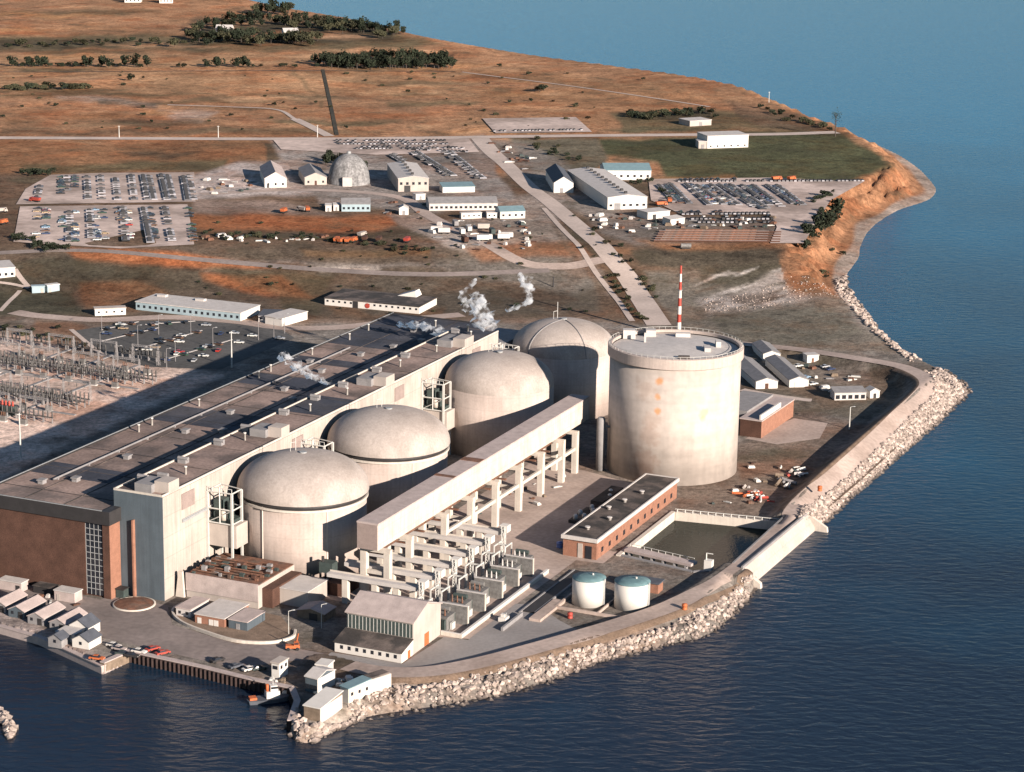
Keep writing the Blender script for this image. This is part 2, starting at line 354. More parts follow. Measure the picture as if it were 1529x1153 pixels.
def tag(o, label, cat=None, group=None, kind=None):
    if label: o['label'] = label
    if cat: o['category'] = cat
    if group: o['group'] = group
    if kind: o['kind'] = kind
    return o
def thing(name, label, cat, loc, rz=0, group=None):
    o = bpy.data.objects.new(name, None); COL.objects.link(o); o.location = loc; o.rotation_euler = (0, 0, rz); o.empty_display_size = 1
    return tag(o, label, cat, group)
def hall_thing(name, label, cat, u, t, z=0, group=None): return thing(name, label, cat, HP(u, t, z), -AL, group)
def copy_tree(o, parent=None):
    c = o.copy(); COL.objects.link(c)
    if parent is not None: c.parent = parent
    for ch in list(o.children): copy_tree(ch, c)
    return c
def struct(o, label=None): o['kind'] = 'structure'; return tag(o, label) if label else o
#PART2
# ------------------------------------------------------------------ land sheet
gx = np.concatenate([np.arange(-620, -20, 30), np.arange(-20, 1470, 3.0), np.arange(1470, 2100, 30)])
gy = np.concatenate([np.arange(-160, -10, 10), np.arange(-10, 300, 2.5), np.arange(300, 744, 3.0), np.arange(744, 880, 1.0), np.arange(880, 1125, 3.0), np.arange(1125, 1300, 25)])
PX, PY = np.meshgrid(gx, gy)
Z = np.zeros(PX.shape)
for _ in range(14):
    GX, GY = G(PX, PY, Z); Z = Z*.3+base_h(GX, GY)*.7
GX, GY = G(PX, PY, Z)
LZ = land_h(GX, GY)
STRAW = (.385, .205, .11); ORANGE = (.40, .15, .06); RUST = (.25, .105, .05); DKG = (.062, .054, .036); OLIVE = (.115, .10, .055); BROWN = (.155, .10, .066)
GRAV = (.40, .33, .285); GREY = (.20, .172, .148); PALE = (.52, .44, .38); SHORE_C = (.30, .25, .215); DUST = (.30, .235, .19)
COV = np.zeros(PX.shape+(3,)); COV[:] = STRAW
wx = 5*np.sin(GX/23+GY/61)+4*np.sin(GX/9.1-GY/33)+3*np.sin(GY/27+1)
wy = 1.6*np.sin(GX/31+2)+1.3*np.sin(GX/11+GY/50)+.8*np.sin(GX/5.3)
def zone(poly, col, fe=4, amt=1.0):
    P = np.array(poly, float); X = PX+wx; Y = PY+wy
    x0, y0 = P.min(0)-30; x1, y1 = P.max(0)+30
    msk = (X > x0) & (X < x1) & (Y > y0) & (Y < y1)
    if not msk.any(): return
    xs, ys = X[msk], Y[msk]
    d = dist_pl(P, xs, ys, closed=True); d = np.where(pip(P, xs, ys), d, -d)
    w = (amt*sstep(-fe, fe, d))[:, None]
    COV[msk] = COV[msk]*(1-w)+np.array(col)*w
# broad cover
zone([(-700, 258), (420, 258), (900, 262), (1600, 262), (1600, 480), (-700, 480)], BROWN, 6)
zone([(-700, 470), (600, 480), (1050, 478), (1600, 470), (1600, 1300), (-700, 1300)], GREY, 8)
# far fields
zone([(-700, 58), (280, 52), (330, 30), (480, 26), (590, 46), (660, 66), (480, 78), (-700, 76)], OLIVE, 4, .8)
zone([(260, 60), (300, 28), (480, 26), (590, 46), (600, 60), (440, 66)], DKG, 5, .8)
zone([(-700, 60), (140, 58), (300, 66), (280, 74), (-700, 78)], DKG, 4, .6)
zone([(0, 20), (140, 12), (250, 20), (60, 26)], OLIVE, 4, .6)
zone([(-700, 78), (470, 80), (690, 100), (1000, 125), (1100, 150), (900, 150), (300, 140), (-700, 120)], (.46, .265, .14), 8, .7)
zone([(500, 85), (680, 82), (676, 104), (500, 104)], DKG, 3, .8)
zone([(160, 178), (260, 176), (330, 186), (200, 190)], DKG, 3, .75)
zone([(0, 192), (400, 190), (480, 200), (0, 203)], DKG, 4, .6)
zone([(140, 148), (235, 152), (225, 158), (150, 154)], DKG, 2, .7)
zone([(580, 150), (720, 152), (700, 160), (590, 158)], OLIVE, 4, .7)
zone([(80, 142), (160, 144), (130, 152)], PALE, 4, .6)
zone([(235, 164), (330, 168), (300, 182), (250, 180)], PALE, 5, .55)
zone([(130, 142), (240, 152), (230, 160), (150, 154)], GREY, 4, .6)
zone([(430, 96), (438, 96), (486, 160), (480, 162)], OLIVE, 3, .5)
zone([(690, 105), (900, 118), (1060, 150), (900, 190), (720, 160)], (.29, .15, .075), 8, .6)
zone([(920, 168), (1060, 165), (1200, 178), (1230, 195), (930, 196)], OLIVE, 4, .8)
zone([(940, 166), (1060, 164), (1060, 178), (940, 178)], DKG, 3, .8)
zone([(1080, 150), (1200, 175), (1245, 196), (1130, 190)], BROWN, 5, .7)
rz_ = random.Random(21)
for k in range(150):
    cx_, cy_ = rz_.uniform(-40, 1000), rz_.uniform(8, 200)
    if cx_ > 430+(cy_-10)*3.2: continue
    wd_ = rz_.uniform(20, 150); hd_ = rz_.uniform(1.2, 4.5); sk = rz_.uniform(-.04, .05)
    zone([(cx_-wd_, cy_-wd_*sk), (cx_-wd_*.3, cy_-hd_), (cx_+wd_*.5, cy_-hd_*.7), (cx_+wd_, cy_+wd_*sk), (cx_+wd_*.4, cy_+hd_), (cx_-wd_*.5, cy_+hd_*.8)],
         rz_.choice([(.50, .29, .16), (.36, .16, .075), (.20, .135, .075), (.12, .10, .055), (.44, .22, .10), (.30, .17, .10)]), rz_.uniform(1.0, 3), rz_.uniform(.45, .9))
for k in range(150):
    cx_, cy_ = rz_.uniform(-20, 1000), rz_.uniform(205, 480); wd_ = rz_.uniform(8, 60); hd_ = rz_.uniform(1.5, 6); sk = rz_.uniform(-.06, .12)
    zone([(cx_-wd_, cy_-wd_*sk), (cx_-wd_*.3, cy_-hd_), (cx_+wd_*.5, cy_-hd_*.7), (cx_+wd_, cy_+wd_*sk), (cx_+wd_*.4, cy_+hd_), (cx_-wd_*.5, cy_+hd_*.8)],
         rz_.choice([(.30, .14, .07), (.085, .075, .045), (.20, .16, .13), (.06, .055, .035), (.26, .20, .165), (.34, .15, .065)]), rz_.uniform(1.5, 4), rz_.uniform(.25, .6))
# green field by the right-hand shore, and the strip left of it
zone([(888, 206), (1250, 204), (1350, 240), (1362, 262), (1000, 268), (975, 240), (900, 232)], (.085, .085, .043), 4)
zone([(760, 206), (888, 204), (905, 236), (880, 262), (800, 262)], (.15, .125, .085), 4)
zone([(980, 264), (1365, 260), (1395, 280), (1300, 275), (980, 270)], (.32, .16, .07), 3, .8)
# left middle fields
zone([(-700, 210), (400, 212), (410, 240), (330, 250), (40, 256), (-700, 262)], (.25, .125, .062), 4, .9)
zone([(180, 226), (300, 228), (250, 238), (200, 236)], DKG, 3, .7)
zone([(20, 246), (330, 240), (330, 256), (40, 258)], OLIVE, 3, .8)
zone([(392, 212), (412, 214), (428, 246), (402, 246)], DKG, 3, .8)
zone([(290, 320), (590, 322), (600, 336), (560, 346), (300, 348)], (.36, .14, .06), 4, .9)
zone([(290, 342), (620, 345), (640, 356), (290, 356)], DKG, 3, .7)
zone([(290, 300), (420, 302), (500, 318), (290, 320)], (.28, .20, .16), 4, .9)
zone([(-700, 372), (900, 366), (900, 470), (-700, 480)], (.125, .095, .07), 6, .8)
zone([(90, 371), (180, 372), (330, 385), (420, 398), (250, 402), (110, 392)], (.40, .145, .06), 4, .9)
zone([(300, 408), (420, 412), (480, 445), (400, 440), (310, 420)], (.42, .15, .06), 5, .85)
zone([(-20, 392), (90, 384), (240, 398), (220, 420), (60, 432), (-20, 430)], (.066, .058, .04), 5, .85)
zone([(160, 405), (300, 402), (340, 430), (200, 440)], DKG, 6, .5)
zone([(-20, 430), (110, 436), (130, 474), (-20, 470)], (.065, .062, .04), 5, .8)
zone([(120, 424), (200, 420), (250, 440), (200, 466), (130, 462)], (.24, .12, .06), 6, .7)
zone([(440, 372), (640, 372), (640, 384), (450, 382)], (.20, .115, .06), 4, .8)
zone([(470, 396), (555, 394), (560, 402), (480, 404)], PALE, 3, .8)
zone([(320, 386), (900, 402), (900, 408), (320, 392)], (.21, .175, .15), 3, .8)
zone([(430, 412), (870, 404), (900, 470), (560, 476)], (.11, .09, .068), 8, .7)
zone([(640, 392), (860, 372), (900, 420), (860, 440), (680, 412)], (.19, .165, .14), 8, .7)
zone([(660, 330), (820, 320), (850, 360), (700, 378), (640, 350)], (.33, .27, .225), 6, .7)
zone([(700, 372), (860, 358), (875, 380), (720, 392)], (.27, .125, .065), 5, .8)
zone([(300, 395), (500, 410), (480, 470), (440, 470), (420, 440)], (.10, .085, .05), 6, .6)
zone([(480, 440), (500, 470), (650, 478), (660, 462), (560, 470)], (.17, .095, .055), 5, .8)
zone([(818, 306), (830, 306), (966, 470), (956, 486)], DKG, 3, .6)
zone([(800, 310), (812, 318), (935, 482), (925, 486)], BROWN, 3, .6)
# lots and yards around the middle buildings
zone([(285, 262), (350, 246), (420, 240), (460, 262), (480, 288), (290, 298)], (.48, .40, .36), 4)
zone([(405, 208), (730, 206), (760, 300), (640, 320), (470, 300), (430, 250)], (.30, .255, .225), 5)
zone([(720, 210), (800, 216), (870, 262), (960, 320), (900, 330), (800, 300)], (.27, .23, .20), 6, .8)
zone([(700, 296), (840, 290), (830, 330), (690, 335)], (.34, .28, .24), 5, .7)
zone([(580, 318), (640, 318), (720, 362), (680, 372), (620, 346)], (.36, .30, .26), 4, .7)
# right: yard edge, slope, bluff, rubble patch
zone([(880, 330), (1000, 322), (1200, 336), (1205, 366), (940, 366), (900, 350)], (.20, .165, .14), 5)
zone([(940, 358), (1210, 362), (1225, 376), (1000, 374)], (.30, .145, .07), 4, .8)
zone([(930, 372), (1210, 372), (1225, 400), (1100, 405), (950, 395)], (.085, .07, .05), 4, .9)
zone([(1202, 362), (1236, 303), (1300, 268), (1345, 258), (1400, 258), (1400, 300), (1330, 318), (1215, 400)], (.29, .15, .08), 4, .9)
zone([(1212, 410), (1262, 412), (1300, 344), (1345, 318), (1400, 300), (1400, 312), (1340, 345), (1310, 400), (1262, 440)], SHORE_C, 3)
zone([(960, 405), (1230, 405), (1290, 470), (1350, 530), (1250, 525), (1020, 505), (980, 450)], (.215, .182, .145), 6)
zone([(1040, 400), (1150, 396), (1230, 410), (1200, 426), (1040, 425)], (.085, .075, .05), 6, .7)
zone([(1035, 448), (1110, 436), (1160, 408), (1200, 400), (1235, 412), (1262, 440), (1190, 452), (1130, 458), (1060, 470)], (.50, .42, .37), 7, .8)
for k in range(26):
    a_, b_ = rz_.uniform(1040, 1240), rz_.uniform(402, 462); L_ = rz_.uniform(8, 34); s_ = rz_.uniform(-.45, -.1)
    zone([(a_-L_, b_-L_*s_), (a_, b_-2), (a_+L_, b_+L_*s_), (a_, b_+2)], rz_.choice([(.74, .65, .58), (.70, .60, .53), (.17, .12, .085), (.12, .10, .07)]), 2, .85)
zone([(1090, 440), (1170, 436), (1160, 450), (1110, 452)], BROWN, 4, .6)
zone([(1060, 470), (1250, 458), (1290, 500), (1200, 520), (1080, 508)], (.17, .15, .115), 5, .8)
zone([(880, 390), (920, 395), (990, 480), (950, 480)], (.15, .085, .05), 5, .7)
# lagoon-side basin, right of the vacuum building
zone([(1110, 515), (1300, 540), (1362, 562), (1350, 596), (1290, 632), (1110, 600)], (.15, .125, .095), 5, .9)
zone([(1190, 545), (1290, 550), (1300, 572), (1240, 578)], (.24, .19, .155), 5, .7)
zone([(1110, 660), (1220, 640), (1290, 632), (1160, 770), (1010, 768), (1010, 720)], (.21, .155, .12), 6, .9)
zone([(1105, 690), (1180, 684), (1220, 700), (1110, 715)], (.26, .15, .10), 5, .8)
zone([(1070, 690), (1160, 668), (1215, 672), (1160, 690)], (.13, .115, .085), 5, .7)
zone([(830, 640), (1000, 700), (1000, 800), (800, 800), (700, 790)], (.27, .215, .18), 8, .8)
# switchyard gravel, left
zone([(-700, 505), (60, 490), (120, 515), (200, 540), (330, 560), (240, 600), (0, 720), (-700, 800)], (.66, .49, .40), 5)
zone([(60, 478), (120, 486), (160, 520), (200, 545), (100, 530), (50, 500)], (.20, .12, .075), 5, .8)
zone([(-700, 480), (40, 478), (60, 500), (-700, 520)], (.13, .12, .10), 5, .8)
# sand & seed heads near the tip
zone([(440, 1100), (480, 1040), (600, 1010), (640, 1030), (560, 1075), (470, 1112)], (.42, .35, .29), 5)
zone([(-300, 800), (0, 905), (160, 985), (200, 975), (195, 990), (150, 1008), (0, 950)], (.33, .265, .235), 4, .9)
INS = pip(LAND, GX, GY); SDG = np.where(INS, dist_pl(SHORE, GX, GY), -1)
def paint(mask, col): w = mask[..., None]; COV[:] = COV*(1-w)+np.array(col)*w
yy_ = GY; jit = 3*np.sin(GX/13+GY/29)+2*np.sin(GX/5.1-GY/17)
cape = sstep(1225, 1245, yy_)*(1-sstep(1640, 1760, yy_))*(GX > 150)
paint(sstep(42, 34, 0*SDG+SDG+jit) if False else (1-sstep(30, 40, SDG+jit))*cape*(SDG > 0), (.30, .15, .08))
grn = sstep(1500, 1560, yy_)*(1-sstep(1770, 1800, yy_))*(GX > 150)*(1-sstep(110, 150, SDG))*sstep(34, 46, SDG+jit)
paint(grn, (.085, .085, .043))
bch = (1-sstep(7, 11, SDG+jit*.8))*sstep(1130, 1180, yy_)*(1-sstep(1800, 1900, yy_))*(GX > 150)
paint(bch*.85, (.33, .275, .235))
paint((1-sstep(6, 10, SDG))*sstep(1800, 1900, yy_)*.7, (.40, .30, .22))
nx, ny = len(gx), len(gy)
V = np.stack([GX, GY, LZ], -1).reshape(-1, 3)
ii = np.arange(nx*ny).reshape(ny, nx)
quads = np.stack([ii[1:, :-1], ii[1:, 1:], ii[:-1, 1:], ii[:-1, :-1]], -1).reshape(-1, 4)
keep = (V[quads, 2].max(1) > WL-5)
quads = quads[keep]
me = bpy.data.meshes.new('ground'); me.vertices.add(len(V)); me.vertices.foreach_set('co', V.ravel())
me.loops.add(len(quads)*4); me.loops.foreach_set('vertex_index', quads.ravel().astype(np.int32))
me.polygons.add(len(quads)); me.polygons.foreach_set('loop_start', np.arange(0, len(quads)*4, 4, dtype=np.int32))
me.polygons.foreach_set('use_smooth', np.ones(len(quads), bool))
me.update(calc_edges=True)
ca = me.color_attributes.new('cover', 'FLOAT_COLOR', 'POINT')
ca.data.foreach_set('color', np.concatenate([COV.reshape(-1, 3), np.ones((len(V), 1))], 1).ravel())
me.materials.append(M['land']); me.validate()
ground = bpy.data.objects.new('ground', me); COL.objects.link(ground); struct(ground)

w = MB(); S = 60000
w.add([(-S, -2000, WL), (S, -2000, WL), (S, S, WL), (-S, S, WL)], [(0, 1, 2, 3)])
lake = struct(w.build('lake_water', 'water'))

m, nd, lk, bs = new_mat('forebay_water'); tc = nd.new('ShaderNodeTexCoord'); n1 = nd.new('ShaderNodeTexNoise'); n1.inputs['Scale'].default_value = .8; n1.inputs['Detail'].default_value = 3; lk.new(tc.outputs['Object'], n1.inputs[0])
bp = nd.new('ShaderNodeBump'); bp.inputs['Strength'].default_value = .6; bp.inputs['Distance'].default_value = .12; lk.new(n1.outputs[0], bp.inputs['Height']); lk.new(bp.outputs[0], bs.inputs['Normal'])
bs.inputs['Base Color'].default_value = (.010, .015, .011, 1); bs.inputs['Roughness'].default_value = .12; bs.inputs['IOR'].default_value = 1.33; bs.inputs['Specular IOR Level'].default_value = .10; M['pondw'] = m
w = MB(); w.add([(p[0], p[1], WL+.06) for p in POND], [tuple(range(len(POND)))]); struct(w.build('forebay_water', 'pondw'))

# ------------------------------------------------------------------ roads, tracks, lots
def ribbon(name, pts, wid, mat, dz=.12, label=None, hfun=None, px=True):
    P = []
    for p in pts:
        if px: x, y, z = GB(p[0], p[1]) if len(p) == 2 else (*G(p[0], p[1], p[2]), p[2])
        else: x, y = p[:2]
        P.append((x, y))
    P = catmull(np.array(P), 8); T = np.gradient(P, axis=0); T /= np.linalg.norm(T, axis=1)[:, None]; Nn = np.stack([-T[:, 1], T[:, 0]], 1)
    wid = np.full(len(P), wid, float) if np.isscalar(wid) else np.interp(np.linspace(0, 1, len(P)), np.linspace(0, 1, len(wid)), wid)
    ks = [-1, -.5, 0, .5, 1]; rows = [P+Nn*(wid/2*k)[:, None] for k in ks]
    b = MB(); n = len(P); vs = []
    for r in rows:
        z = land_h(r[:, 0], r[:, 1]); vs += [(r[i, 0], r[i, 1], max(z[i], -1)+dz) for i in range(n)]
    fs = [(k*n+i, (k+1)*n+i, (k+1)*n+i+1, k*n+i+1) for k in range(len(ks)-1) for i in range(n-1)]
    b.add(vs, fs, True); return struct(b.build(name, mat), label)
def sheet(name, pts, mat, dz=.06, label=None):
    P = [GB(*p) for p in pts]; b = MB(); dz = dz+(.3 if P[0][1] > 1250 else 0)
    b.add([(x, y, max(float(base_h(x, y)), 0)+dz) for x, y, z in P], [tuple(range(len(P)))]); return struct(b.build(name, mat), label)
def hsheet(name, pts, mat, z, label=None):
    b = MB(); b.add([HP(u, t, z) for u, t in pts], [tuple(range(len(pts)))]); return struct(b.build(name, mat), label)
dk2 = [(p[0], p[1]) for p in DK]
DT = np.gradient(DK[:, :2], axis=0); DT /= np.linalg.norm(DT, axis=1)[:, None]; DN = np.stack([DT[:, 1], -DT[:, 0]], 1)
M['earth'] = pm('verge_earth', (.17, .115, .08), .3, .2, .95, 1.5, .25)
ribbon('verge', [tuple(p) for p in (DK[:, :2]+DN*5.4)[4:38]], 2.4, 'earth', .16, px=False)
ribbon('verge', [tuple(p) for p in (DK[:, :2]-DN*5.6)[46:76]], 2.6, 'earth', .18, px=False)
ribbon('verge', [tuple(p) for p in (DK[:, :2]+DN*5.6)[48:70]], 2.0, 'earth', .18, px=False)
ribbon('shore_road', dk2[2:], [8.5]*14+[7.5, 5.2, 4.8, 4.8, 4.8, 5.2, 7]+[8.5]*21, 'road', .14, px=False)
ribbon('access_road', [(984, 486), (946, 428), (905, 376), (862, 337), (822, 303), (790, 279), (757, 247), (735, 228), (716, 206)], [13, 12, 12, 11, 12, 14], 'path', .16)
ribbon('ditch', [(482, 104), (490, 140), (503, 202)], 3, 'ditchm', .3)
ribbon('rail_track', [(812, 311), (842, 345), (880, 392), (915, 440), (944, 480)], 3.2, 'path', .2)
ribbon('farm_road', [(-300, 206), (-100, 206), (150, 207), (400, 208), (600, 207), (800, 204), (1000, 202), (1150, 201), (1250, 198)], 13, 'path', .3)
ribbon('dirt_track', [(440, 178), (465, 190), (492, 204)], 8, 'path', .3)
ribbon('yard_road', [(300, 290), (420, 284), (520, 286), (600, 296), (640, 322), (700, 352), (770, 388), (840, 398), (900, 388)], 9, 'road', .12)
ribbon('field_track', [(-60, 381), (120, 374), (300, 388), (470, 402), (640, 410), (820, 404)], 6, 'asph', .12)
ribbon('office_road', [(20, 466), (60, 472), (150, 478), (250, 474), (350, 480), (430, 490), (520, 488), (600, 478), (690, 470)], 10, 'road', .12)
ribbon('field_track', [(250, 157), (340, 160), (412, 164), (440, 178)], 3.5, 'path', .3)
ribbon('field_track', [(-60, 108), (200, 107), (450, 106), (680, 107)], 3, 'dark', .3)
ribbon('field_track', [(690, 108), (800, 122), (930, 140), (1060, 160)], 3, 'path', .3)
ribbon('footpath', [(106, 492), (130, 512), (155, 532)], 2.5, 'path', .12)
ribbon('footpath', [(22, 402), (30, 414), (42, 428)], 3, 'path', .12)
ribbon('footpath', [(-20, 420), (15, 424), (44, 430)], 3, 'path', .12)
ribbon('footpath', [(0, 465), (16, 448), (30, 434)], 2.5, 'path', .12)
ribbon('basin_track', [(1108, 582), (1150, 590), (1200, 597), (1212, 598)], 5, 'path', .12)
sheet('gravel_lot', [(38, 283), (75, 262), (150, 259), (290, 258), (292, 302), (24, 306)], 'lot', .07)
sheet('gravel_lot', [(30, 309), (280, 306), (290, 366), (180, 372), (80, 366), (20, 362)], 'lot', .07)
sheet('gravel_lot', [(968, 268), (1150, 266), (1290, 272), (1240, 300), (1200, 364), (1150, 364), (1160, 340), (1150, 320), (1020, 322), (972, 300)], 'lot', .07)
sheet('gravel_lot', [(720, 178), (860, 176), (884, 198), (740, 200)], 'lot', .3)
sheet('gravel_lot', [(408, 210), (700, 208), (716, 228), (560, 232), (420, 224)], 'lot', .08)
sheet('asphalt_lot', [(112, 494), (200, 480), (300, 478), (420, 492), (440, 505), (330, 552), (220, 548), (150, 530)], 'lotd', .07)
hsheet('asphalt_yard', [(-140, -62), (-42, -64), (-42, -59), (-19, -59), (-8, -74), (20, -80), (30, -72), (40, -75), (52, -75), (30, -98), (-20, -94), (-60, -78), (-140, -66)], 'asph', .05)
hsheet('concrete_apron', [(74.5, -72), (76, -45), (84, -44), (84, -6), (90, -4), (96, -8), (103, -14), (112, -20), (108, -44), (100, -62), (88, -72), (74.5, -80), (60, -82), (50, -80), (50, -73)], 'apron', .07)
hsheet('gravel_yard', [(22, -30), (73, -30), (74, -46), (84, -43), (85, 45), (95, 46), (95, 60), (76, 60), (76, 140), (46, 150), (22, 150)], 'road', .05)
sheet('gravel_pad', [(1112, 655), (1185, 625), (1236, 632), (1224, 655), (1160, 664)], 'road', .08)
# ================================================================== THE PLANT (local axes: x = u towards the lake, y = t along the hall)
def dome_profile(r0, z0, rise, p=2.15, n=16):
    return [(r0*max(1-s**p, 0)**(1/p) if s < 1 else .02, z0+rise*s) for s in [math.sin(math.pi/2*i/n) for i in range(n+1)]]
def seam_bar(mb, a, r0, z0, rise, w=.35, p=2.15):
    pr = dome_profile(r0+.05, z0, rise, p)
    for k in range(len(pr)-1):
        (ra, za), (rb, zb) = pr[k], pr[k+1]
        mb.bar((ra*math.cos(a), ra*math.sin(a), za), (rb*math.cos(a), rb*math.sin(a), zb), w)
DOMES = [(0, 'nearest domed reactor building, pale concrete with a ring beam under its dome', True),
         (66.2, 'second domed reactor building, half hidden behind the nearest dome', True),
         (167.6, 'third domed reactor building with a smooth dome and no visible ring beam', False),
         (236.8, 'farthest domed reactor building, its wall lying in shadow of the tall drum', False)]
for i, (t, lab, rim) in enumerate(DOMES):
    d = hall_thing('reactor_building', lab, 'reactor building', 0, t, 0, 'domed reactor buildings in a row')
    MB().lathe([(22.1, -.5), (22.1, 26.4)] if rim else [(22.6, -.5), (22.6, 27.2)], 96).build('wall', 'conc', d)
    rr = 23.0 if rim else 22.6
    b = MB(); b.lathe(dome_profile(rr, 27.5 if rim else 27.2, 12.7, 2.15), 96, caps=False)
    if rim: b.lathe([(22.0, 27.2), (rr, 27.5)], 96, caps=False)
    b.build('dome', 'dome', d)
    if rim: MB().lathe([(22.0, 25.0), (22.75, 25.2), (22.75, 25.95), (22.0, 25.95)], 96, smooth=False).build('ring_beam', 'cream', d); MB().lathe([(22.15, 25.95), (22.15, 27.4)], 96).build('shadow_gap_band', 'fascia', d)  # near-black band paints in the shade of the gap under the dome
    b = MB(); b.lathe([(1.3, 39.9), (1.3, 40.6)], 12); b.build('dome_hatch', 'steel', d)
    b = MB(); b.tube((-4, 2, 39.2), (-4, 2, 47 if i in (0, 3) else 43), .14); b.tube((-5, 0, 39.3), (-5, 0, 43), .1); b.bar((-5, 0, 43), (-4, 2, 43), .15); b.build('aerial_mast', 'steelw', d)
    if i == 3:
        b = MB(); seam_bar(b, math.radians(250), rr, 27.3, 12.75); seam_bar(b, math.radians(318), rr, 27.3, 12.75, .3); b.build('dome_seam', 'groof', d)
    if i < 3:
        for a in (-100, -40): b = MB(); b.bar((22.2*math.cos(math.radians(a)), 22.2*math.sin(math.radians(a)), 0), (22.2*math.cos(math.radians(a)), 22.2*math.sin(math.radians(a)), 26), .3); b.build('downpipe', 'cream', d)

# vacuum building
VP = D1+BX*75.3+AX*171
def vs(px_off, z): a = -math.pi/2+math.asin(px_off); return (26.2*math.cos(a), 26.2*math.sin(a), z)
OR = (.56, .23, .07)
M['vac'] = stained('vacuum_building_concrete', (.465, .395, .345), [
    (vs(-.30, 42), 2.0, OR, .75), (vs(-.31, 35.5), 1.6, OR, .7), (vs(-.31, 30), 1.6, OR, .75), (vs(.38, 29.5), 2.2, (.55, .36, .12), .4), (vs(.37, 27), 1.4, (.5, .3, .1), .3),
    (vs(-.42, 20), 5, (.42, .26, .19), .3), (vs(-.46, 9), 6, (.42, .25, .18), .38), (vs(-.5, 3), 6, (.40, .24, .17), .35), (vs(-.38, 26), 4, (.42, .27, .2), .3), (vs(-.5, 38), 5, (.42, .28, .21), .3)])
v = thing('vacuum_building', 'tall pale concrete drum with a flat rimmed roof and rust stains', 'vacuum building', (VP[0], VP[1], 0))
MB().lathe([(26.2, -.5), (26.2, 46.6)], 128).build('wall', 'vac', v)
b = MB(); b.lathe([(26.2, 46.6), (27.1, 47.0), (27.1, 51.0), (26.2, 51.2)], 128, smooth=False, caps=False); b.lathe([(26.2, 51.2), (25.4, 51.2), (25.4, 50.0)], 128, smooth=False, caps=False); b.build('parapet', 'conc', v)
b = MB(); b.lathe([(25.4, 49.6), (14, 50.3), (.05, 50.6)], 96, caps=False); b.build('roof', 'lroof', v)
b = MB()
for k in range(64):
    a = k*math.pi/32; c, s_ = math.cos(a), math.sin(a); b.bar((26.6*c, 26.6*s_, 51.0), (26.6*c, 26.6*s_, 52.2), .12)
    a2 = a+math.pi/32; b.bar((26.6*c, 26.6*s_, 52.15), (26.6*math.cos(a2), 26.6*math.sin(a2), 52.15), .12)
b.build('roof_railing', 'steelw', v)
for x, y, sx, sy, h in [(-18, 15, 2.5, 2, 3.2), (-12, 6, .4, .4, 4), (2, -19, 2.2, 1, .8), (12, -6, 1.2, 3, 1.6), (17, 2, 1.0, 2.4, 2.2), (4, 18, 3, 1.2, 1.4), (-9, 19, 2, 2, 2.4)]:
    MB().box(x-sx, x+sx, y-sy, y+sy, 49.9, 50.2+h).build('roof_hatch', 'lroof' if h > 1 else 'dark', v)
b = MB(); b.lathe([(1.7, -.3), (1.7, 21), (1.2, 22)], 20, -29.2, -6); b.bar((-25.5, -5.4, 18), (-29, -6, 18), .8); b.build('standpipe', 'groof', v)  # darker grey stands in for the drum's shade on the standpipe

# turbine hall
h = thing('turbine_hall', 'long flat-roofed turbine hall with a brown brick end wall', 'turbine hall', HP(0, 0), -AL)
b = MB(); b.box(-90, -48.6, -62.4, 250, -1, 26.0); b.box(-41.6, -38.9, -62.4, -56.2, -1, 26.0); b.box(-48.6, -41.6, -61.6, 250, -1, 26.0); b.box(-41.6, -41.3, -56.2, 250, -1, 26); b.build('wall', 'brick', h)
MB().box(-38.9, -38.75, -62.4, -56.2, -1, 26).build('lit_brick_return', 'brickl', h)  # lighter brick skin paints the sun onto this return
b = MB(); b.box(-48.55, -41.65, -62.0, -61.62, .6, 25.9); g_ = b.build('window_panel', 'glass', h)
b = MB()
for k in range(1, 12): b.box(-48.5, -41.7, -62.12, -61.98, .5+k*2.1, .72+k*2.1)
for k in range(5): b.box(-48.5+k*1.68, -48.4+k*1.68, -62.14, -61.99, .6, 25.9)
b.build('mullion', 'steel', g_)
b = MB(); b.box(-90.6, -41.4, -63.0, -62.0, 26.0, 30.7); b.box(-90.6, -89.9, -62.0, 250.6, 26.0, 30.7); b.box(-41.4, -38.3, -63.0, -55.85, 26.0, 30.7); b.box(-90.6, -41.4, 250, 250.6, 26, 30.7); b.build('fascia', 'fascia', h)
MB().box(-89.9, -41.4, -62.0, 250, 29.4, 30.2).build('roof', 'roof', h)
MB().box(-89.8, -41.5, 186, 249.8, 30.21, 30.28).build('dark_roof_sheet', 'roofd', h); MB().box(-89.8, -41.5, 44, 66, 30.21, 30.28).build('dark_roof_sheet', 'roofd', h)  # thin dark sheets laid over stretches of the roof
b = MB(); b.box(-90.65, -90.2, -63.05, 250.6, 30.7, 30.86); b.box(-90.2, -41.4, -63.05, -62.6, 30.7, 30.86); b.build('coping', 'steel', h)
for ta, tb in [(-34, -20), (108, 126), (150, 160)]: MB().box(-89.8, -57.6, ta, tb, 30.21, 30.27).build('dark_roof_sheet', 'roofd', h)
for k in range(12): MB().box(-89.8, -41.5, -50+k*25.2, -49.8+k*25.2, 30.2, 30.36).build('roof_joint', 'dark' if k % 2 else 'fascia', h)
for u in (-73.5, -57.5): MB().box(u, u+.25, -61.5, 249.5, 30.2, 30.38).build('roof_joint', 'dark', h)
b = MB(); b.tube((-76, -40, 30.9), (-76, 180, 30.9), .35, 6)
for k in range(12): b.box(-76.5, -75.5, -38+k*19, -37.4+k*19, 30.2, 30.9)
b.build('roof_pipe', 'groof', h)
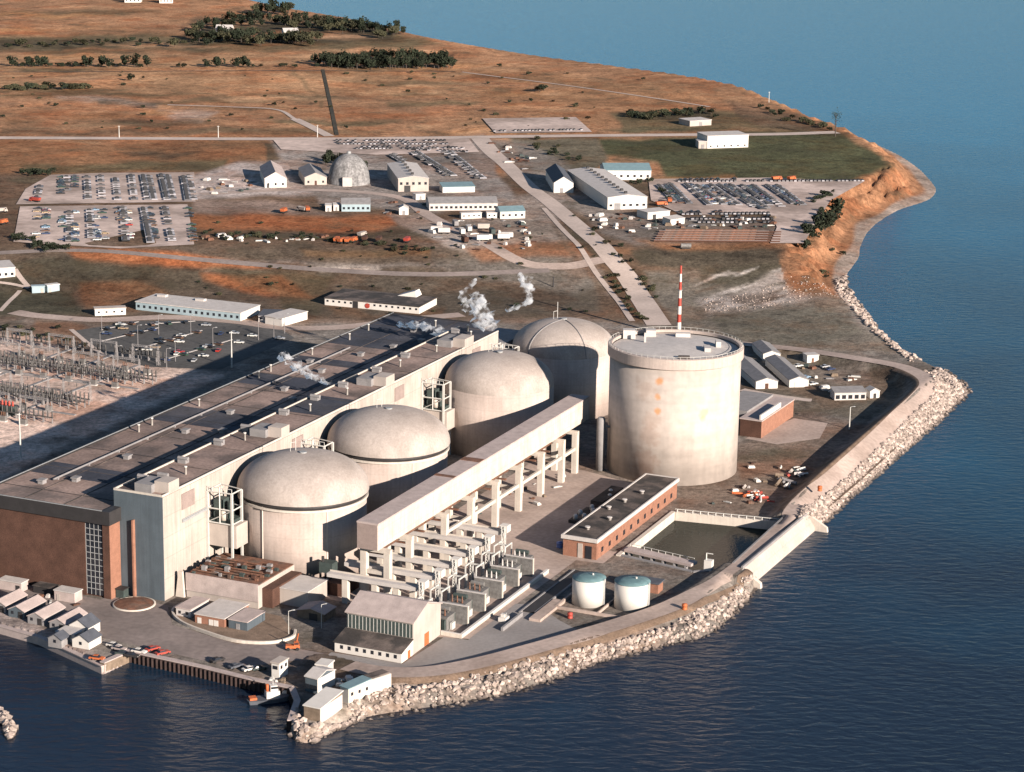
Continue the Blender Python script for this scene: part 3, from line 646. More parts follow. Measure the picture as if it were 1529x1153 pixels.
for u, t in [(-68.5, -5.3), (-69.1, -36.6), (-68.1, 33.4), (-67.1, 64.4), (-55, 92), (-66, 105), (-67, 138), (-66, 171), (-54, 205), (-66, 222), (-78, -44), (-56, 40), (-79, 150), (-60, 190)]:
    b = MB(); b.box(u-1, u+1, t-1.2, t+1.2, 30.2, 31.4); b.box(u-1.3, u+1.3, t-1.5, t+1.5, 31.4, 31.8); b.build('roof_vent', 'groof', h)
for u, t in [(-83.8, 68.9), (-84.3, 26.8), (-85.0, 37.0), (-85.2, 117.9), (-86.5, 129.9), (-85.4, 163.5), (-84, 195), (-85, 215), (-62, 236)]:
    b = MB(); b.lathe([(.42, 30.2), (.42, 32.8), (.55, 32.8), (.55, 33.2)], 10, u, t); b.build('vent_pipe', 'whitep', h)

# reactor auxiliary bay
x = thing('auxiliary_bay', 'tall narrow bay beside the brick hall, white lakeside wall and blue grey end', 'auxiliary bay', HP(0, 0), -AL)
MB().box(-41, -22.2, -55.6, 216, -1, 36.0).build('wall', 'baywall', x)
MB().box(-41.05, -22.15, -55.9, -55.6, -.5, 36.2).build('end_wall', 'blue', x)
b = MB(); b.box(-41.1, -40.7, -55.9, 216, 36.2, 36.9); b.box(-22.5, -22.1, -55.9, 216, 36.2, 36.9); b.box(-40.7, -22.5, -55.9, -55.5, 36.2, 36.9); b.build('parapet', 'cream', x)
MB().box(-40.7, -22.5, -55.5, 216, 35.8, 36.35).build('roof', 'roof', x)
MB().box(-41, -22.4, 216.02, 250, -1, 29.5).build('end_annex', 'groof', x)
MB().box(-33.6, -33.0, -57.2, -55.9, 0, 27).build('end_fin', 'brickl', x)
MB().box(-40.6, -22.6, 58, 84, 36.36, 36.44).build('dark_roof_sheet', 'roofd', x); MB().box(-40.6, -22.6, 192, 215, 36.36, 36.44).build('dark_roof_sheet', 'roofd', x)
for k in range(10): MB().box(-40.6, -22.6, -48+k*25.8, -47.8+k*25.8, 36.3, 36.5).build('roof_joint', 'dark', x)
for ta, tb in [(-52, -45.5), (24, 30), (107.5, 115), (181, 190)]:
    MB().box(-27.5, -22.05, ta, tb, 36.35, 40.2).build('penthouse', 'white', x); MB().box(-34, -27.5, ta-2, tb+1, 36.35, 39.2).build('fan_house', 'groof', x); MB().box(-22.2, -21.9, ta+8, ta+16, 28.5, 34).build('louvre_panel', 'louvre', x)
for u, t in [(-37.2, -18.2), (-37.9, -42.7), (-37.8, 6.9), (-37.4, 53.4), (-39.0, 28.0), (-37.2, 77.5), (-37, 100), (-36.5, 128), (-37, 155), (-37.5, 205), (-33, -38), (-31, -50)]:
    b = MB(); b.box(u-1.6, u+1.6, t-1.2, t+1.2, 36.3, 37.6); b.tube((u-2, t, 37.9), (u+2, t, 37.9), .7, 8); b.build('roof_fan', 'groof', x)
for u, t in [(-32.6, 16.1), (-31, 62), (-30, 90), (-32, 140), (-29, -30), (-30, 170), (-28, 200), (-34, 210)]:
    b = MB(); b.lathe([(.4, 36.3), (.4, 38.9), (.55, 38.9), (.55, 39.3)], 10, u, t); b.build('vent_pipe', 'whitep', x)
b = MB(); b.box(-22.2, -21.6, -44, -24, 24.2, 25.0); b.box(-22.2, -21.9, -44, -24, 24.9, 25.3); b.build('wall_ledge', 'steel', x)

# pressure relief duct on its columns
d = thing('pressure_relief_duct', 'long white box duct carried on tall columns in front of the domes', 'duct', HP(0, 0), -AL)
MB().box(33.4, 41.0, -23.4, 165, 17.4, 26.3).build('duct_shell', 'duct', d)
b = MB(); b.box(33.2, 41.2, -23.6, 165.2, 26.3, 26.9); b.build('roof', 'roofp', d)
MB().box(33.42, 40.98, -23.7, -23.4, 17.5, 26.28).build('end_louvre', 'louvre', d)
for ta, tb in [(58, 62), (36, 38)]: MB().box(33.3, 41.1, ta, tb, 26.9, 27.15).build('roof_patch', 'rust', d)
tc_ = [-20.5, -4, 24, 46, 67.7, 89.2, 110.6, 131.3, 145.4]
for t in tc_:
    for u in (34.6, 43.4):
        b = MB(); b.box(u-1.1, u+1.1, t-1.1, t+1.1, -.3, 16.2); b.build('column', 'cream', d)
    MB().box(33.2, 44.6, t-.9, t+.9, 16.0, 17.4).build('crosshead', 'cream', d); MB().box(35.7, 42.3, t-.7, t+.7, 8.2, 9.4).build('strut', 'cream', d)
for ta, tb in [(110.6, 131.3), (131.3, 145.4), (67.7, 89.2), (89.2, 110.6), (46, 67.7), (24, 46)]:
    b = MB(); b.box(42.9, 43.9, ta+1.1, tb-1.1, 9.6, 10.9); b.build('tie_beam', 'cream', d)
b = MB()
for u in (35, 37, 39): b.tube((u, -20, 15.6), (u, 150, 15.6), .45)
for k in range(12): b.box(34.2, 42.4, -19+k*14, -18+k*14, 14.6, 15.1)
b.build('pipe_rack', 'rust', d)

# bus duct bridges to the transformers
BT = [-30, -17.5, -4.3, 9.3, 22.8, 36.5]
for i, t in enumerate(BT):
    lab = ['bus duct bridge nearest the gabled grey shed', 'second bus duct bridge from the gabled grey shed', 'third bus duct bridge from the gabled grey shed', 'fourth bus duct bridge from the gabled grey shed',
           'fifth bus duct bridge from the gabled grey shed', 'bus duct bridge farthest from the gabled grey shed'][i]
    d = hall_thing('bus_duct_bridge', 'pale concrete '+lab, 'bus duct bridge', 0, t, 0, 'pale bridges running from the duct to the transformers')
    MB().box(26, 61, -1.35, 1.35, 8.5, 9.8).build('deck', 'lroof', d)
    MB().box(26, 61, 1.0, 1.25, 9.8, 10.3).build('kerb', 'cream', d)
    MB().box(59.6, 62.6, -1.5, 1.5, 9.8, 12.3).build('terminal_box', 'whitep', d)
    for u in (32.5, 43.5, 51.5): MB().box(u-1.0, u+1.0, -1.0, 1.0, -.3, 8.5).build('pier', 'cream', d)
    b = MB()
    for a in (-.55, .55):
        for c in (-.55, .55): b.bar((61.2+a, -1.4+c, -.3), (61.2+a, -1.4+c, 12.2), .22)
    for k in range(8):
        z = k*1.5; sgn = 1 if k % 2 else -1
        b.bar((61.2-.55*sgn, -1.95, z), (61.2+.55*sgn, -1.95, z+1.5), .16); b.bar((60.65, -1.4-.55*sgn, z), (60.65, -1.4+.55*sgn, z+1.5), .16)
        b.bar((61.75, -1.4-.55*sgn, z), (61.75, -1.4+.55*sgn, z+1.5), .16)
    b.build('lattice_post', 'steelw', d)

# transformers between white fire walls
TT = [-37.5, -24.2, -10.5, 3.2, 16.5, 27]
lbs = ['beside the gabled grey shed', 'second from the gabled grey shed', 'third from the gabled grey shed', 'fourth from the gabled grey shed', 'fifth from the gabled grey shed', 'farthest from the gabled grey shed']
for i, t in enumerate(TT):
    q = hall_thing('transformer', 'grey transformer with radiators and bushings, '+lbs[i], 'transformer', 71.5, t, 0, 'grey transformers in a row')
    b = MB(); b.box(-3.2, 3.2, -3.0, 3.0, .4, 4.6); b.box(-3.4, 3.4, -3.2, 3.2, 4.6, 4.9); b.box(-3.6, 3.6, -2, 2, 0, .4); b.build('tank', 'equip', q)
    b = MB(); b.tube((-2.6, 1.6, 6.2), (2.2, 1.6, 6.2), .75, 10); b.box(-2, -1.7, 1.3, 1.9, 4.9, 5.6); b.box(1.4, 1.7, 1.3, 1.9, 4.9, 5.6); b.build('conservator', 'green' if i % 2 else 'equip', q)
    for s in (-1, 1):
        b = MB()
        for k in range(9): b.box(-2.8+k*.68, -2.5+k*.68, s*3.3-(.25 if s > 0 else .9)+(0), s*3.3+(.9 if s > 0 else .25), .9, 4.2)
        b.build('radiator', 'green', q)
    for k in range(3):
        b = MB(); xx = -1.8+k*1.8; b.lathe([(.34, 4.9), (.34, 5.3), (.2, 5.5), (.34, 5.7), (.2, 5.9), (.32, 6.1), (.2, 6.3), (.28, 6.5), (.06, 7.4)], 8, xx, -1.4); b.build('bushing', 'rust' if i < 3 else 'lroof', q)
    b = MB(); b.box(3.5, 4.4, -1.2, 1.2, .3, 2.6); b.build('control_cabinet', 'steelw', q)
    MB().box(-2.2, 2.2, -4.9, -4.3, 0, .9).build('valve_rail', 'orange', q)
    b = MB()
    for xx in (-9, -5): b.box(xx-.2, xx+.2, -3.2, -2.8, 0, 8); b.box(xx-.2, xx+.2, 2.8, 3.2, 0, 8); b.box(xx-.2, xx+.2, -3.2, 3.2, 8, 8.5)
    b.box(-9, -5, -.2, .2, 8, 8.5); b.build('busbar_frame', 'steelw', q)
    for k in (-2, 0, 2): MB().lathe([(.3, 0), (.3, 2.4), (.2, 2.6), (.36, 2.9), (.2, 3.2), (.36, 3.5), (.2, 3.8), (.3, 4.1), (.06, 5.4)], 8, -7, k).build('surge_arrester', 'groof', q)
    MB().box(-5.6, -4.2, -2.4, -.6, .2, 3).build('cooler_cabinet', 'equip', q)
for i, t in enumerate([-31.8, -18.3, -4.2, 9.4, 22]):
    q = hall_thing('fire_wall', 'pale fire wall between grey transformers, '+['nearest the gabled shed', 'second from the gabled shed', 'third from the gabled shed', 'fourth from the gabled shed', 'farthest from the gabled shed'][i], 'fire wall', 73, t, 0, 'fire walls between the transformers')
    MB().box(-5, 5.2, -.35, .35, -.2, 6.4).build('wall', 'equip', q); MB().box(5.2, 5.5, -.36, .36, -.2, 6.4).build('edge', 'cream', q); MB().box(-5, 5.5, -.45, .45, 6.4, 6.65).build('coping', 'lroof', q)  # cream edge paints in the sunlit narrow face of each slab
q = hall_thing('yard_wall', 'low white coped wall bounding the transformer yard', 'wall', 0, 0)
MB().box(74.2, 81.0, -43.9, -43.3, -.2, 1.3).box(81.0, 81.7, -43.9, 28, -.2, 1.3).build('wall', 'cream', q)
b = MB(); b.box(74.2, 80.9, -44.0, -43.2, 1.3, 1.5); b.box(80.9, 81.9, -44.0, 28, 1.3, 1.5); b.build('coping', 'whitep', q)
q = hall_thing('cable_trench', 'dark open cable trench between the transformers and the storage tanks', 'trench', 0, 0)
MB().box(89.2, 93.4, -12, 34, .1, .5).build('grating', 'fascia', q)
MB().box(88.6, 89.2, -14, 34, 0, .7).build('kerb', 'groof', q); MB().box(93.4, 94, -12, 22, 0, .7).build('kerb', 'groof', q)
q = hall_thing('low_wall', 'short dark topped wall standing on the grey apron', 'wall', 0, 0)
MB().box(90.2, 91, -32, -16, -.1, 1.4).build('wall', 'groof', q)
MB().box(94.5, 98.5, -19, 2, 0, 1.0).build('ramp_block', 'road', q)
q = hall_thing('yard_skid', 'small cream machine skid standing by the cable trench', 'machine', 87.2, -23, 0)
MB().box(-1.3, 1.3, -1.6, 1.6, .2, 1.6).box(-.8, .6, -.8, .8, 1.6, 2.6).build('housing', 'whitep', q); MB().tube((.9, 0, 1.6), (.9, 0, 3.1), .15).build('exhaust', 'steel', q)

# gabled switch house with lean-to
q = hall_thing('gabled_shed', 'gabled pale grey steel shed with a lean-to of small windows', 'shed', 0, 0)
ua, ub, ta, tb = 50.5, 74, -63.6, -43.5; tm = (ta+tb)/2
b = MB(); b.add([(ua, ta, 0), (ub, ta, 0), (ub, tb, 0), (ua, tb, 0), (ua, ta, 10.6), (ub, ta, 10.6), (ub, tb, 10.6), (ua, tb, 10.6), (ua, tm, 14), (ub, tm, 14)],
                [(0, 1, 5, 4), (1, 2, 6, 9, 5), (2, 3, 7, 6), (3, 0, 4, 8, 7)]); b.build('wall', 'white', q)
b = MB(); b.add([(ua-.5, ta-.5, 10.45), (ub+.4, ta-.5, 10.45), (ub+.4, tm, 14.2), (ua-.5, tm, 14.2), (ua-.5, tb+.5, 10.45), (ub+.4, tb+.5, 10.45),
                 (ua-.5, ta-.5, 10.8), (ub+.4, ta-.5, 10.8), (ub+.4, tm, 14.55), (ua-.5, tm, 14.55), (ua-.5, tb+.5, 10.8), (ub+.4, tb+.5, 10.8)],
                [(6, 7, 8, 9), (9, 8, 11, 10), (0, 3, 2, 1), (3, 4, 5, 2), (0, 1, 7, 6), (4, 10, 11, 5), (1, 2, 8, 7), (2, 5, 11, 8), (0, 6, 9, 3), (3, 9, 10, 4)]); b.build('roof', 'roofp', q)
b = MB(); b.box(ua+.3, ub-.3, ta-.25, ta-.02, 5.6, 10.0); gl = b.build('window_strip', 'green', q)
b = MB()
for k in range(18): b.box(ua+.6+k*1.28, ua+.8+k*1.28, ta-.33, ta-.26, 5.6, 10.0)
b.build('mullion', 'steelw', gl)
b = MB(); b.add([(ua, ta-8.2, 0), (ub, ta-8.2, 0), (ub, ta, 0), (ua, ta, 0), (ua, ta-8.2, 3.3), (ub, ta-8.2, 3.3), (ub, ta, 5.2), (ua, ta, 5.2)], [(0, 1, 5, 4), (1, 2, 6, 5), (3, 0, 4, 7)]); b.build('lean_to_wall', 'whitep', q)
b = MB(); b.hexa([(ua-.3, ta-8.7, 3.25), (ub+.3, ta-8.7, 3.25), (ub+.3, ta-.3, 5.2), (ua-.3, ta-.3, 5.2)], [(ua-.3, ta-8.7, 3.5), (ub+.3, ta-8.7, 3.5), (ub+.3, ta-.3, 5.45), (ua-.3, ta-.3, 5.45)]); b.build('lean_to_roof', 'dark', q)
for k in range(8): MB().box(ua+2+k*2.7, ua+3.0+k*2.7, ta-8.28, ta-8.15, 1.3, 2.5).build('window', 'glass', q)
MB().box(ub-.05, ub+.1, -55.5, -52.3, .1, 4.2).build('door', 'orange', q); MB().box(ub-.05, ub+.1, -67.5, -65.7, .1, 2.6).build('door', 'orange', q)

# brick pump house
q = hall_thing('pump_house', 'long low brick pump house with a dark flat roof and white fascia', 'pump house', 0, 0)
MB().box(78.6, 91.4, 48.4, 132.4, -.3, 6.6).build('wall', 'brickl', q)
b = MB(); b.box(78, 78.6, 47.6, 133.2, 6.5, 7.9); b.box(91.4, 92.0, 47.6, 133.2, 6.5, 7.9); b.box(78.6, 91.4, 47.6, 48.2, 6.5, 7.9); b.box(78.6, 91.4, 132.6, 133.2, 6.5, 7.9); b.build('fascia', 'lroof', q)
MB().box(78.6, 91.4, 48.2, 132.6, 6.6, 7.6).build('roof', 'dark', q)
MB().box(84.3, 86.1, 48.2, 48.42, 0, 5.4).build('door', 'white', q); MB().box(87.2, 89.6, 48.2, 48.42, 0, 4.8).build('door', 'glass', q)
for u, t in [(84, 58), (87, 72), (84, 95), (86, 108), (82, 84)]: b = MB(); b.lathe([(.7, 7.6), (.7, 8.5), (1, 8.5), (1, 8.8)], 10, u, t); b.build('roof_vent', 'lroof', q)
for k in range(11): MB().box(91.38, 91.46, 53+k*7.2, 55+k*7.2, 1.6, 3.4).build('window', 'glass', q)
q = hall_thing('pump_motor', 'dark pump motor skid with white caps in the shade beside the brick pump house', 'machine', 0, 0)
b = MB(); b.box(66, 73, 84, 102, 0, 1.2); b.box(66, 71, 106, 128, 0, 2.6); b.build('plinth', 'dark', q)
for u, t in [(68, 86), (70.5, 88.5), (71, 96), (69, 100), (67.5, 92), (70, 116), (68, 122)]: MB().lathe([(.9, 1.1), (.9, 2.6), (.5, 3.1)], 10, u, t).build('motor_cap', 'whitep', q)
q = hall_thing('oil_drum', 'blue drum standing at the near corner of the brick pump house', 'drum', 74.3, 56, 0); MB().lathe([(1.3, 0), (1.35, .4), (1.25, .5), (1.25, 1.4), (1.35, 1.5), (1.3, 2.0)], 16).build('barrel', 'blueb', q); MB().lathe([(1.1, 2.0), (.3, 2.15)], 16).build('lid', 'blueb', q)

# two storage tanks
for i, (u, t, r, lab) in enumerate([(105.5, 6.0, 5.6, 'white storage tank with teal roof, left of the pair by the pond'), (119.9, 9.0, 5.95, 'white storage tank with teal roof, right of the pair by the shore road')]):
    q = hall_thing('storage_tank', lab, 'storage tank', u, t, 0, 'pair of storage tanks')
    MB().lathe([(r, -.2), (r, 9.0)], 48).build('shell', 'whitep', q); MB().lathe([(r-.1, 8.9), (r+.12, 9.0), (r+.12, 9.15), (r*.5, 9.6), (.05, 9.8)], 48, caps=False).build('roof', 'teal', q)
    b = MB(); b.bar((r+.3, -1, 0), (r+.3, -1, 9.6), .12); b.bar((r+.3, -.4, 0), (r+.3, -.4, 9.6), .12)
    for k in range(18): b.bar((r+.3, -1, .5+k*.5), (r+.3, -.4, .5+k*.5), .07)
    b.build('ladder', 'steel', q)
    b = MB(); b.lathe([(.35, 9.5), (.35, 10.3)], 8, 1, 1); b.build('vent', 'steelw', q)
q = hall_thing('tank_bund', 'low earth coloured bund wall around the two storage tanks', 'wall', 0, 0)
b = MB(); b.box(97.5, 98.2, -4.5, 20, 0, 1.1); b.box(98.2, 128, -4.5, -3.8, 0, 1.0); b.box(112.4, 112.9, -3.8, 18, 0, .9); b.build('bund', 'road', q)
q = hall_thing('pump_shelter', 'small tan shelter behind the right storage tank', 'shelter', 118.5, 27, 0)
MB().box(-5.5, 5, -2.4, 2.4, 0, 3.4).build('wall', 'brickl', q); MB().box(-5.9, 5.4, -2.8, 2.8, 3.4, 3.8).build('roof', 'droof', q)
# forebay walls, screen walkway and seawall
q = hall_thing('forebay_wall', 'pale retaining wall round the square dark forebay pond', 'retaining wall', 0, 0)
def wseg(mb, a, b_, w_, z0, z1):
    a = Vector((*a, 0)); b_ = Vector((*b_, 0)); d_ = (b_-a).normalized(); n_ = Vector((-d_.y, d_.x, 0))*w_/2
    c = [a-n_, b_-n_, b_+n_, a+n_]; mb.hexa([(p.x, p.y, z0) for p in c], [(p.x, p.y, z1) for p in c]); return mb
b = MB(); wseg(b, (96.7, 56), (96.7, 114.2), 1.6, -8, .5); b.build('wall', 'cream', q)
b = MB(); wseg(b, (97.6, 114.2), (139.5, 120.4), 1.5, -8, .5); b.build('wall', 'cream', q)
b = MB(); wseg(b, (97.6, 57.2), (126.5, 51.6), 1.5, -8, .4); wseg(b, (126.5, 51.6), (138, 60), 1.5, -8, .4); b.build('wall', 'groof', q)
b = MB(); wseg(b, (138.9, 58.5), (138.9, 121.5), .7, -8, 3.3); b.build('causeway_wall', 'groof', q)
b = MB()
for k in range(15): b.bar((98.5+k*2.9, 113.5+k*.43, .5), (98.5+k*2.9, 113.5+k*.43, 1.7), .3)
wseg(b, (97.6, 113.5), (139, 119.6), .25, 1.5, 1.75); b.build('railing', 'steelw', q)
q = hall_thing('screen_walkway', 'concrete walkway slab crossing the near end of the forebay pond', 'walkway', 0, 0)
b = MB(); wseg(b, (97.9, 62.4), (125, 57.2), 4.6, .55, 1.5); b.build('slab', 'roofp', q)
for k in range(6): MB().box(99+k*4.6, 99.7+k*4.6, 60-.9*k, 63-.9*k, -7, .55).build('pier', 'groof', q)
b = MB()
for k in range(10): b.bar((98.2+k*2.9, 64.3-k*.56, 1.5), (98.2+k*2.9, 64.3-k*.56, 2.5), .15)
b.bar((98.2, 64.3, 2.45), (98.2+26.1, 64.3-5.04, 2.45), .15)
b.build('railing', 'steelw', q)
q = hall_thing('screen_hoist', 'small white hoist cabin at the shore end of the forebay walkway', 'hoist', 131, 55.5, 2.2)
b = MB(); b.box(-1.4, 1.4, -1.2, 1.2, -2, 1.8); b.build('cabin', 'whitep', q); MB().bar((-1, 0, 1.8), (-1, 0, 4.2), .35).bar((-1, 0, 4.1), (1.4, 0, 4.1), .3).build('jib', 'steelw', q)
q = thing('seawall', 'white sloping concrete seawall across the gap in the rocks', 'seawall', (0, 0, 0))
W0 = Vector(G(1124, 872, WL)); W1 = Vector(G(1212, 796, WL)); dw = (W1-W0).normalized(); nw = Vector((-dw.y, dw.x))
def wp(s, o, z): p = W0+dw*s+nw*o; return (p.x, p.y, z)
Lw = (W1-W0).length
b = MB(); b.hexa([wp(-2, -1.0, -8), wp(Lw+4, -1.0, -8), wp(Lw+4, 3.0, -8), wp(-2, 3.0, -8)], [wp(-2, 0, -1.5), wp(Lw+4, 0, -1.5), wp(Lw+4, 2.8, 2.8), wp(-2, 2.8, 2.8)]); b.build('apron', 'conc', q)
b = MB(); b.hexa([wp(-3, 2.8, 1), wp(Lw+6, 2.8, 1), wp(Lw+6, 3.5, 1), wp(-3, 3.5, 1)], [wp(-3, 2.8, 3.9), wp(Lw+6, 2.8, 3.9), wp(Lw+6, 3.5, 3.9), wp(-3, 3.5, 3.9)]); b.build('parapet', 'groof', q)
for s0, s1, e in ((-4, -2, 0), (Lw+3, Lw+4.4, .2)):
    b = MB(); b.hexa([wp(s0, -5-4*e, -8), wp(s1, -5-4*e, -8), wp(s1, 2.7, -8), wp(s0, 2.7, -8)], [wp(s0, -4-4*e, -1.2), wp(s1, -4-4*e, -1.2), wp(s1, 2.7, 3.1), wp(s0, 2.7, 3.1)]); b.build('wing_wall', 'cream', q)

# platforms between bay and domes
for i, t in enumerate([0, 66.2, 167.6, 236.8]):
    q = hall_thing('steel_platform', ['railed steel platform with a pale box beside the nearest dome', 'railed steel platform tucked behind the nearest dome', 'railed steel platform beside the third dome', 'railed steel platform beside the farthest dome'][i], 'platform', 0, t, 0, 'steel platforms between the bay and the domes')
    for a, c in [(-21.8, -28), (-12.2, -28), (-21.8, -19), (-12.2, -21.5)]: MB().box(a-.35, a+.35, c-.35, c+.35, 0, 31).build('column', 'steelw', q)
    MB().box(-21.6, -10.8, -27.6, -20, 11.6, 19.6).build('airlock_box', 'white', q)
    b = MB()
    for z in (20, 25, 31):
        b.bar((-21.8, -28, z), (-12.2, -28, z), .4); b.bar((-21.8, -28, z), (-21.8, -19, z), .4); b.bar((-12.2, -28, z), (-12.2, -21.5, z), .4); b.bar((-21.8, -19, z), (-12.2, -21.5, z), .3)
    b.bar((-21.8, -28, 20), (-12.2, -28, 25), .2); b.bar((-17, -28, 20), (-17, -28, 33), .35)
    for k in range(6): b.bar((-21.8+k*1.92, -28, 31), (-21.8+k*1.92, -28, 32.6), .15)
    b.bar((-21.8, -28, 32.6), (-12.2, -28, 32.6), .18); b.build('railing', 'steelw', q)
    b = MB(); b.box(-21.4, -12.6, -27, -20.5, 19.6, 21.2); b.box(-20.6, -17.4, -26, -21, 21.2, 27.5); b.tube((-15, -24, 21), (-15, -24, 27), 1.2, 10); b.build('plant', 'green', q)
    MB().lathe([(1.2, 21.0), (1.2, 24.2), (.3, 25)], 12, -16.2, -26.6).build('valve_dome', 'cream', q)

# service annex with a rusty deck of pipes
q = hall_thing('service_annex', 'low pale annex with a rusty pipe cluttered roof at the foot of the nearest dome', 'annex', 0, 0)
MB().box(-18, 9.6, -48.6, -24, -.5, 8.0).build('wall', 'white', q)
MB().box(-18.1, 9.7, -48.9, -48.6, 2.4, 8.6).build('front_panel', 'roofp', q)
MB().box(-17.8, 9.4, -48.4, -24.2, 8.0, 8.3).build('roof', 'rust', q)
for k in range(46):
    u = R.uniform(-17, 8); t = R.uniform(-47.6, -30) ; s = R.uniform(.4, 1.1); MB().box(u-s, u+s, t-s*.8, t+s*.8, 8.3, 8.3+R.uniform(.5, 1.8)).build('roof_unit', R.choice(['green', 'rust', 'green', 'brick', 'groof']), q)
b = MB()
for k in range(7): b.tube((-17, -46+k*2.4, 8.9), (R.uniform(0, 8), -46+k*2.4, 8.9), .28)
b.build('roof_pipe', 'rust', q)
b = MB(); b.hexa([(-21.5, -50, 0), (-18.2, -50, 0), (-18.2, -49, 0), (-21.5, -49, 0)], [(-20.2, -50, 9), (-18.8, -50, 9), (-18.8, -49, 9), (-20.2, -49, 9)]); b.build('buttress', 'cream', q)
MB().box(9.6, 13.5, -46, -26, 0, 6.5).build('link_wall', 'brick', q); MB().box(13.5, 24, -41, -27, 0, 5.6).build('side_block', 'white', q); MB().box(13.3, 24.2, -41.2, -26.8, 5.6, 5.9).build('side_roof', 'lroof', q)
q = hall_thing('valve_station', 'dark valve house on stilts between the nearest dome and the bridges', 'valve house', 20.5, -20, 0)
b = MB(); b.box(-2.5, 2.5, -2, 2, 6, 9.6); b.build('housing', 'green', q)
for a in (-2, 0, 2): MB().box(a-.3, a+.3, -2.2, -1.6, 0, 6).build('leg', 'fascia', q)
MB().box(2.4, 9, -6, 6, 0, 4.4).build('pipe_enclosure', 'brick', q); MB().tube((-1.5, -1, 9.6), (-1.5, -1, 11.5), .5).build('vent', 'fascia', q)
# ================================================================== other buildings
def ground_at(px, py, z0=None):
    if z0 is not None: x, y = G(px, py, z0); return x, y, z0
    return GB(px, py)
def house(label, p0, p1, p2=None, depth=8, h=4, roof='flat', rh=1.8, wall='white', rf='groof', name='building', cat='building', win=None, door=None, vents=0, group=None, z0=None, eave=.3, sidewin=None, sidewall=None):
    a = Vector(ground_at(*p0, z0)); b_ = Vector(ground_at(*p1, z0)); e1 = (b_-a).to_2d(); z = min(a.z, b_.z)
    if p2 is not None:
        c = Vector(ground_at(*p2, z0)); e2 = (c-b_).to_2d(); D = e2.length; e2.normalize(); ex = Vector((e2.y, -e2.x)); Lx = max(e1.dot(ex), 1.5)
        o = b_.to_2d()-ex*Lx
    else:
        Lx = e1.length; ex = e1.normalized(); D = depth; o = a.to_2d()
    rz = math.atan2(ex.y, ex.x)
    t = thing(name, label, cat, (o.x, o.y, z), rz, group)
    b = MB(); zb = -.6
    if roof == 'flat':
        b.box(0, Lx, 0, D, zb, h); b.build('wall', wall, t)
        MB().box(-eave, Lx+eave, -eave, D+eave, h, h+.45).build('roof', rf, t)
    elif roof == 'shed':
        b.hexa([(0, 0, zb), (Lx, 0, zb), (Lx, D, zb), (0, D, zb)], [(0, 0, h), (Lx, 0, h), (Lx, D, h+rh), (0, D, h+rh)]); b.build('wall', wall, t)
        e = eave; MB().hexa([(-e, -e, h), (Lx+e, -e, h), (Lx+e, D+e, h+rh), (-e, D+e, h+rh)], [(-e, -e, h+.3), (Lx+e, -e, h+.3), (Lx+e, D+e, h+rh+.3), (-e, D+e, h+rh+.3)]).build('roof', rf, t)
    else:
        gy = roof == 'gabley'
        W_, L_ = (Lx, D) if gy else (D, Lx)
        def tr(p): return p if gy else (p[1], p[0], p[2])
        v = [(0, 0, zb), (W_, 0, zb), (W_, L_, zb), (0, L_, zb), (0, 0, h), (W_, 0, h), (W_, L_, h), (0, L_, h), (W_/2, 0, h+rh), (W_/2, L_, h+rh)]
        b.add([tr(p) for p in v], [(0, 1, 5, 8, 4), (1, 2, 6, 5), (2, 3, 7, 9, 6), (3, 0, 4, 7)]); b.build('wall', wall, t)
        e = eave; k = rh/(W_/2)*e; r = MB()
        pts = lambda q: [(-e, -e, h-k+q), (W_/2, -e, h+rh+q), (W_/2, L_+e, h+rh+q), (-e, L_+e, h-k+q), (W_+e, -e, h-k+q), (W_+e, L_+e, h-k+q)]
        A_, B_ = pts(.02), pts(.32)
        r.add([tr(p) for p in A_+B_], [(0, 3, 2, 1), (1, 2, 5, 4), (6, 7, 8, 9), (7, 10, 11, 8), (0, 6, 9, 3), (4, 5, 11, 10), (0, 1, 7, 6), (1, 4, 10, 7), (3, 9, 8, 2), (2, 8, 11, 5)])
        r.build('roof', rf, t)
    if win:
        n, zz0, zz1, ww = win
        for k in range(n):
            xx = (k+.5)*Lx/n; MB().box(xx-ww/2, xx+ww/2, -.12, .05, zz0, zz1).build('window', 'glass', t)
    if sidewin:
        n, zz0, zz1, ww = sidewin
        for k in range(n):
            yy = (k+.5)*D/n; MB().box(Lx-.05, Lx+.12, yy-ww/2, yy+ww/2, zz0, zz1).build('window', 'glass', t)
    if sidewall: MB().box(Lx+.01, Lx+.06, 0, D, zb, h).build('side_wall', sidewall, t)
    if door:
        xx, ww, hh, mt = door; MB().box(xx*Lx-ww/2, xx*Lx+ww/2, -.13, .05, 0, hh).build('door', mt, t)
    for k in range(vents):
        if roof == 'gabley': px_, py_ = Lx/2, (k+.5)*D/vents
        else: px_, py_ = (k+.5)*Lx/vents, D/2
        zz = h+(rh if roof.startswith('gable') else .3); MB().box(px_-.9, px_+.9, py_-.9, py_+.9, zz, zz+1.5).build('roof_vent', 'fascia', t)
    t['dims'] = (Lx, D, h)
    del t['dims']
    return t, Lx, D
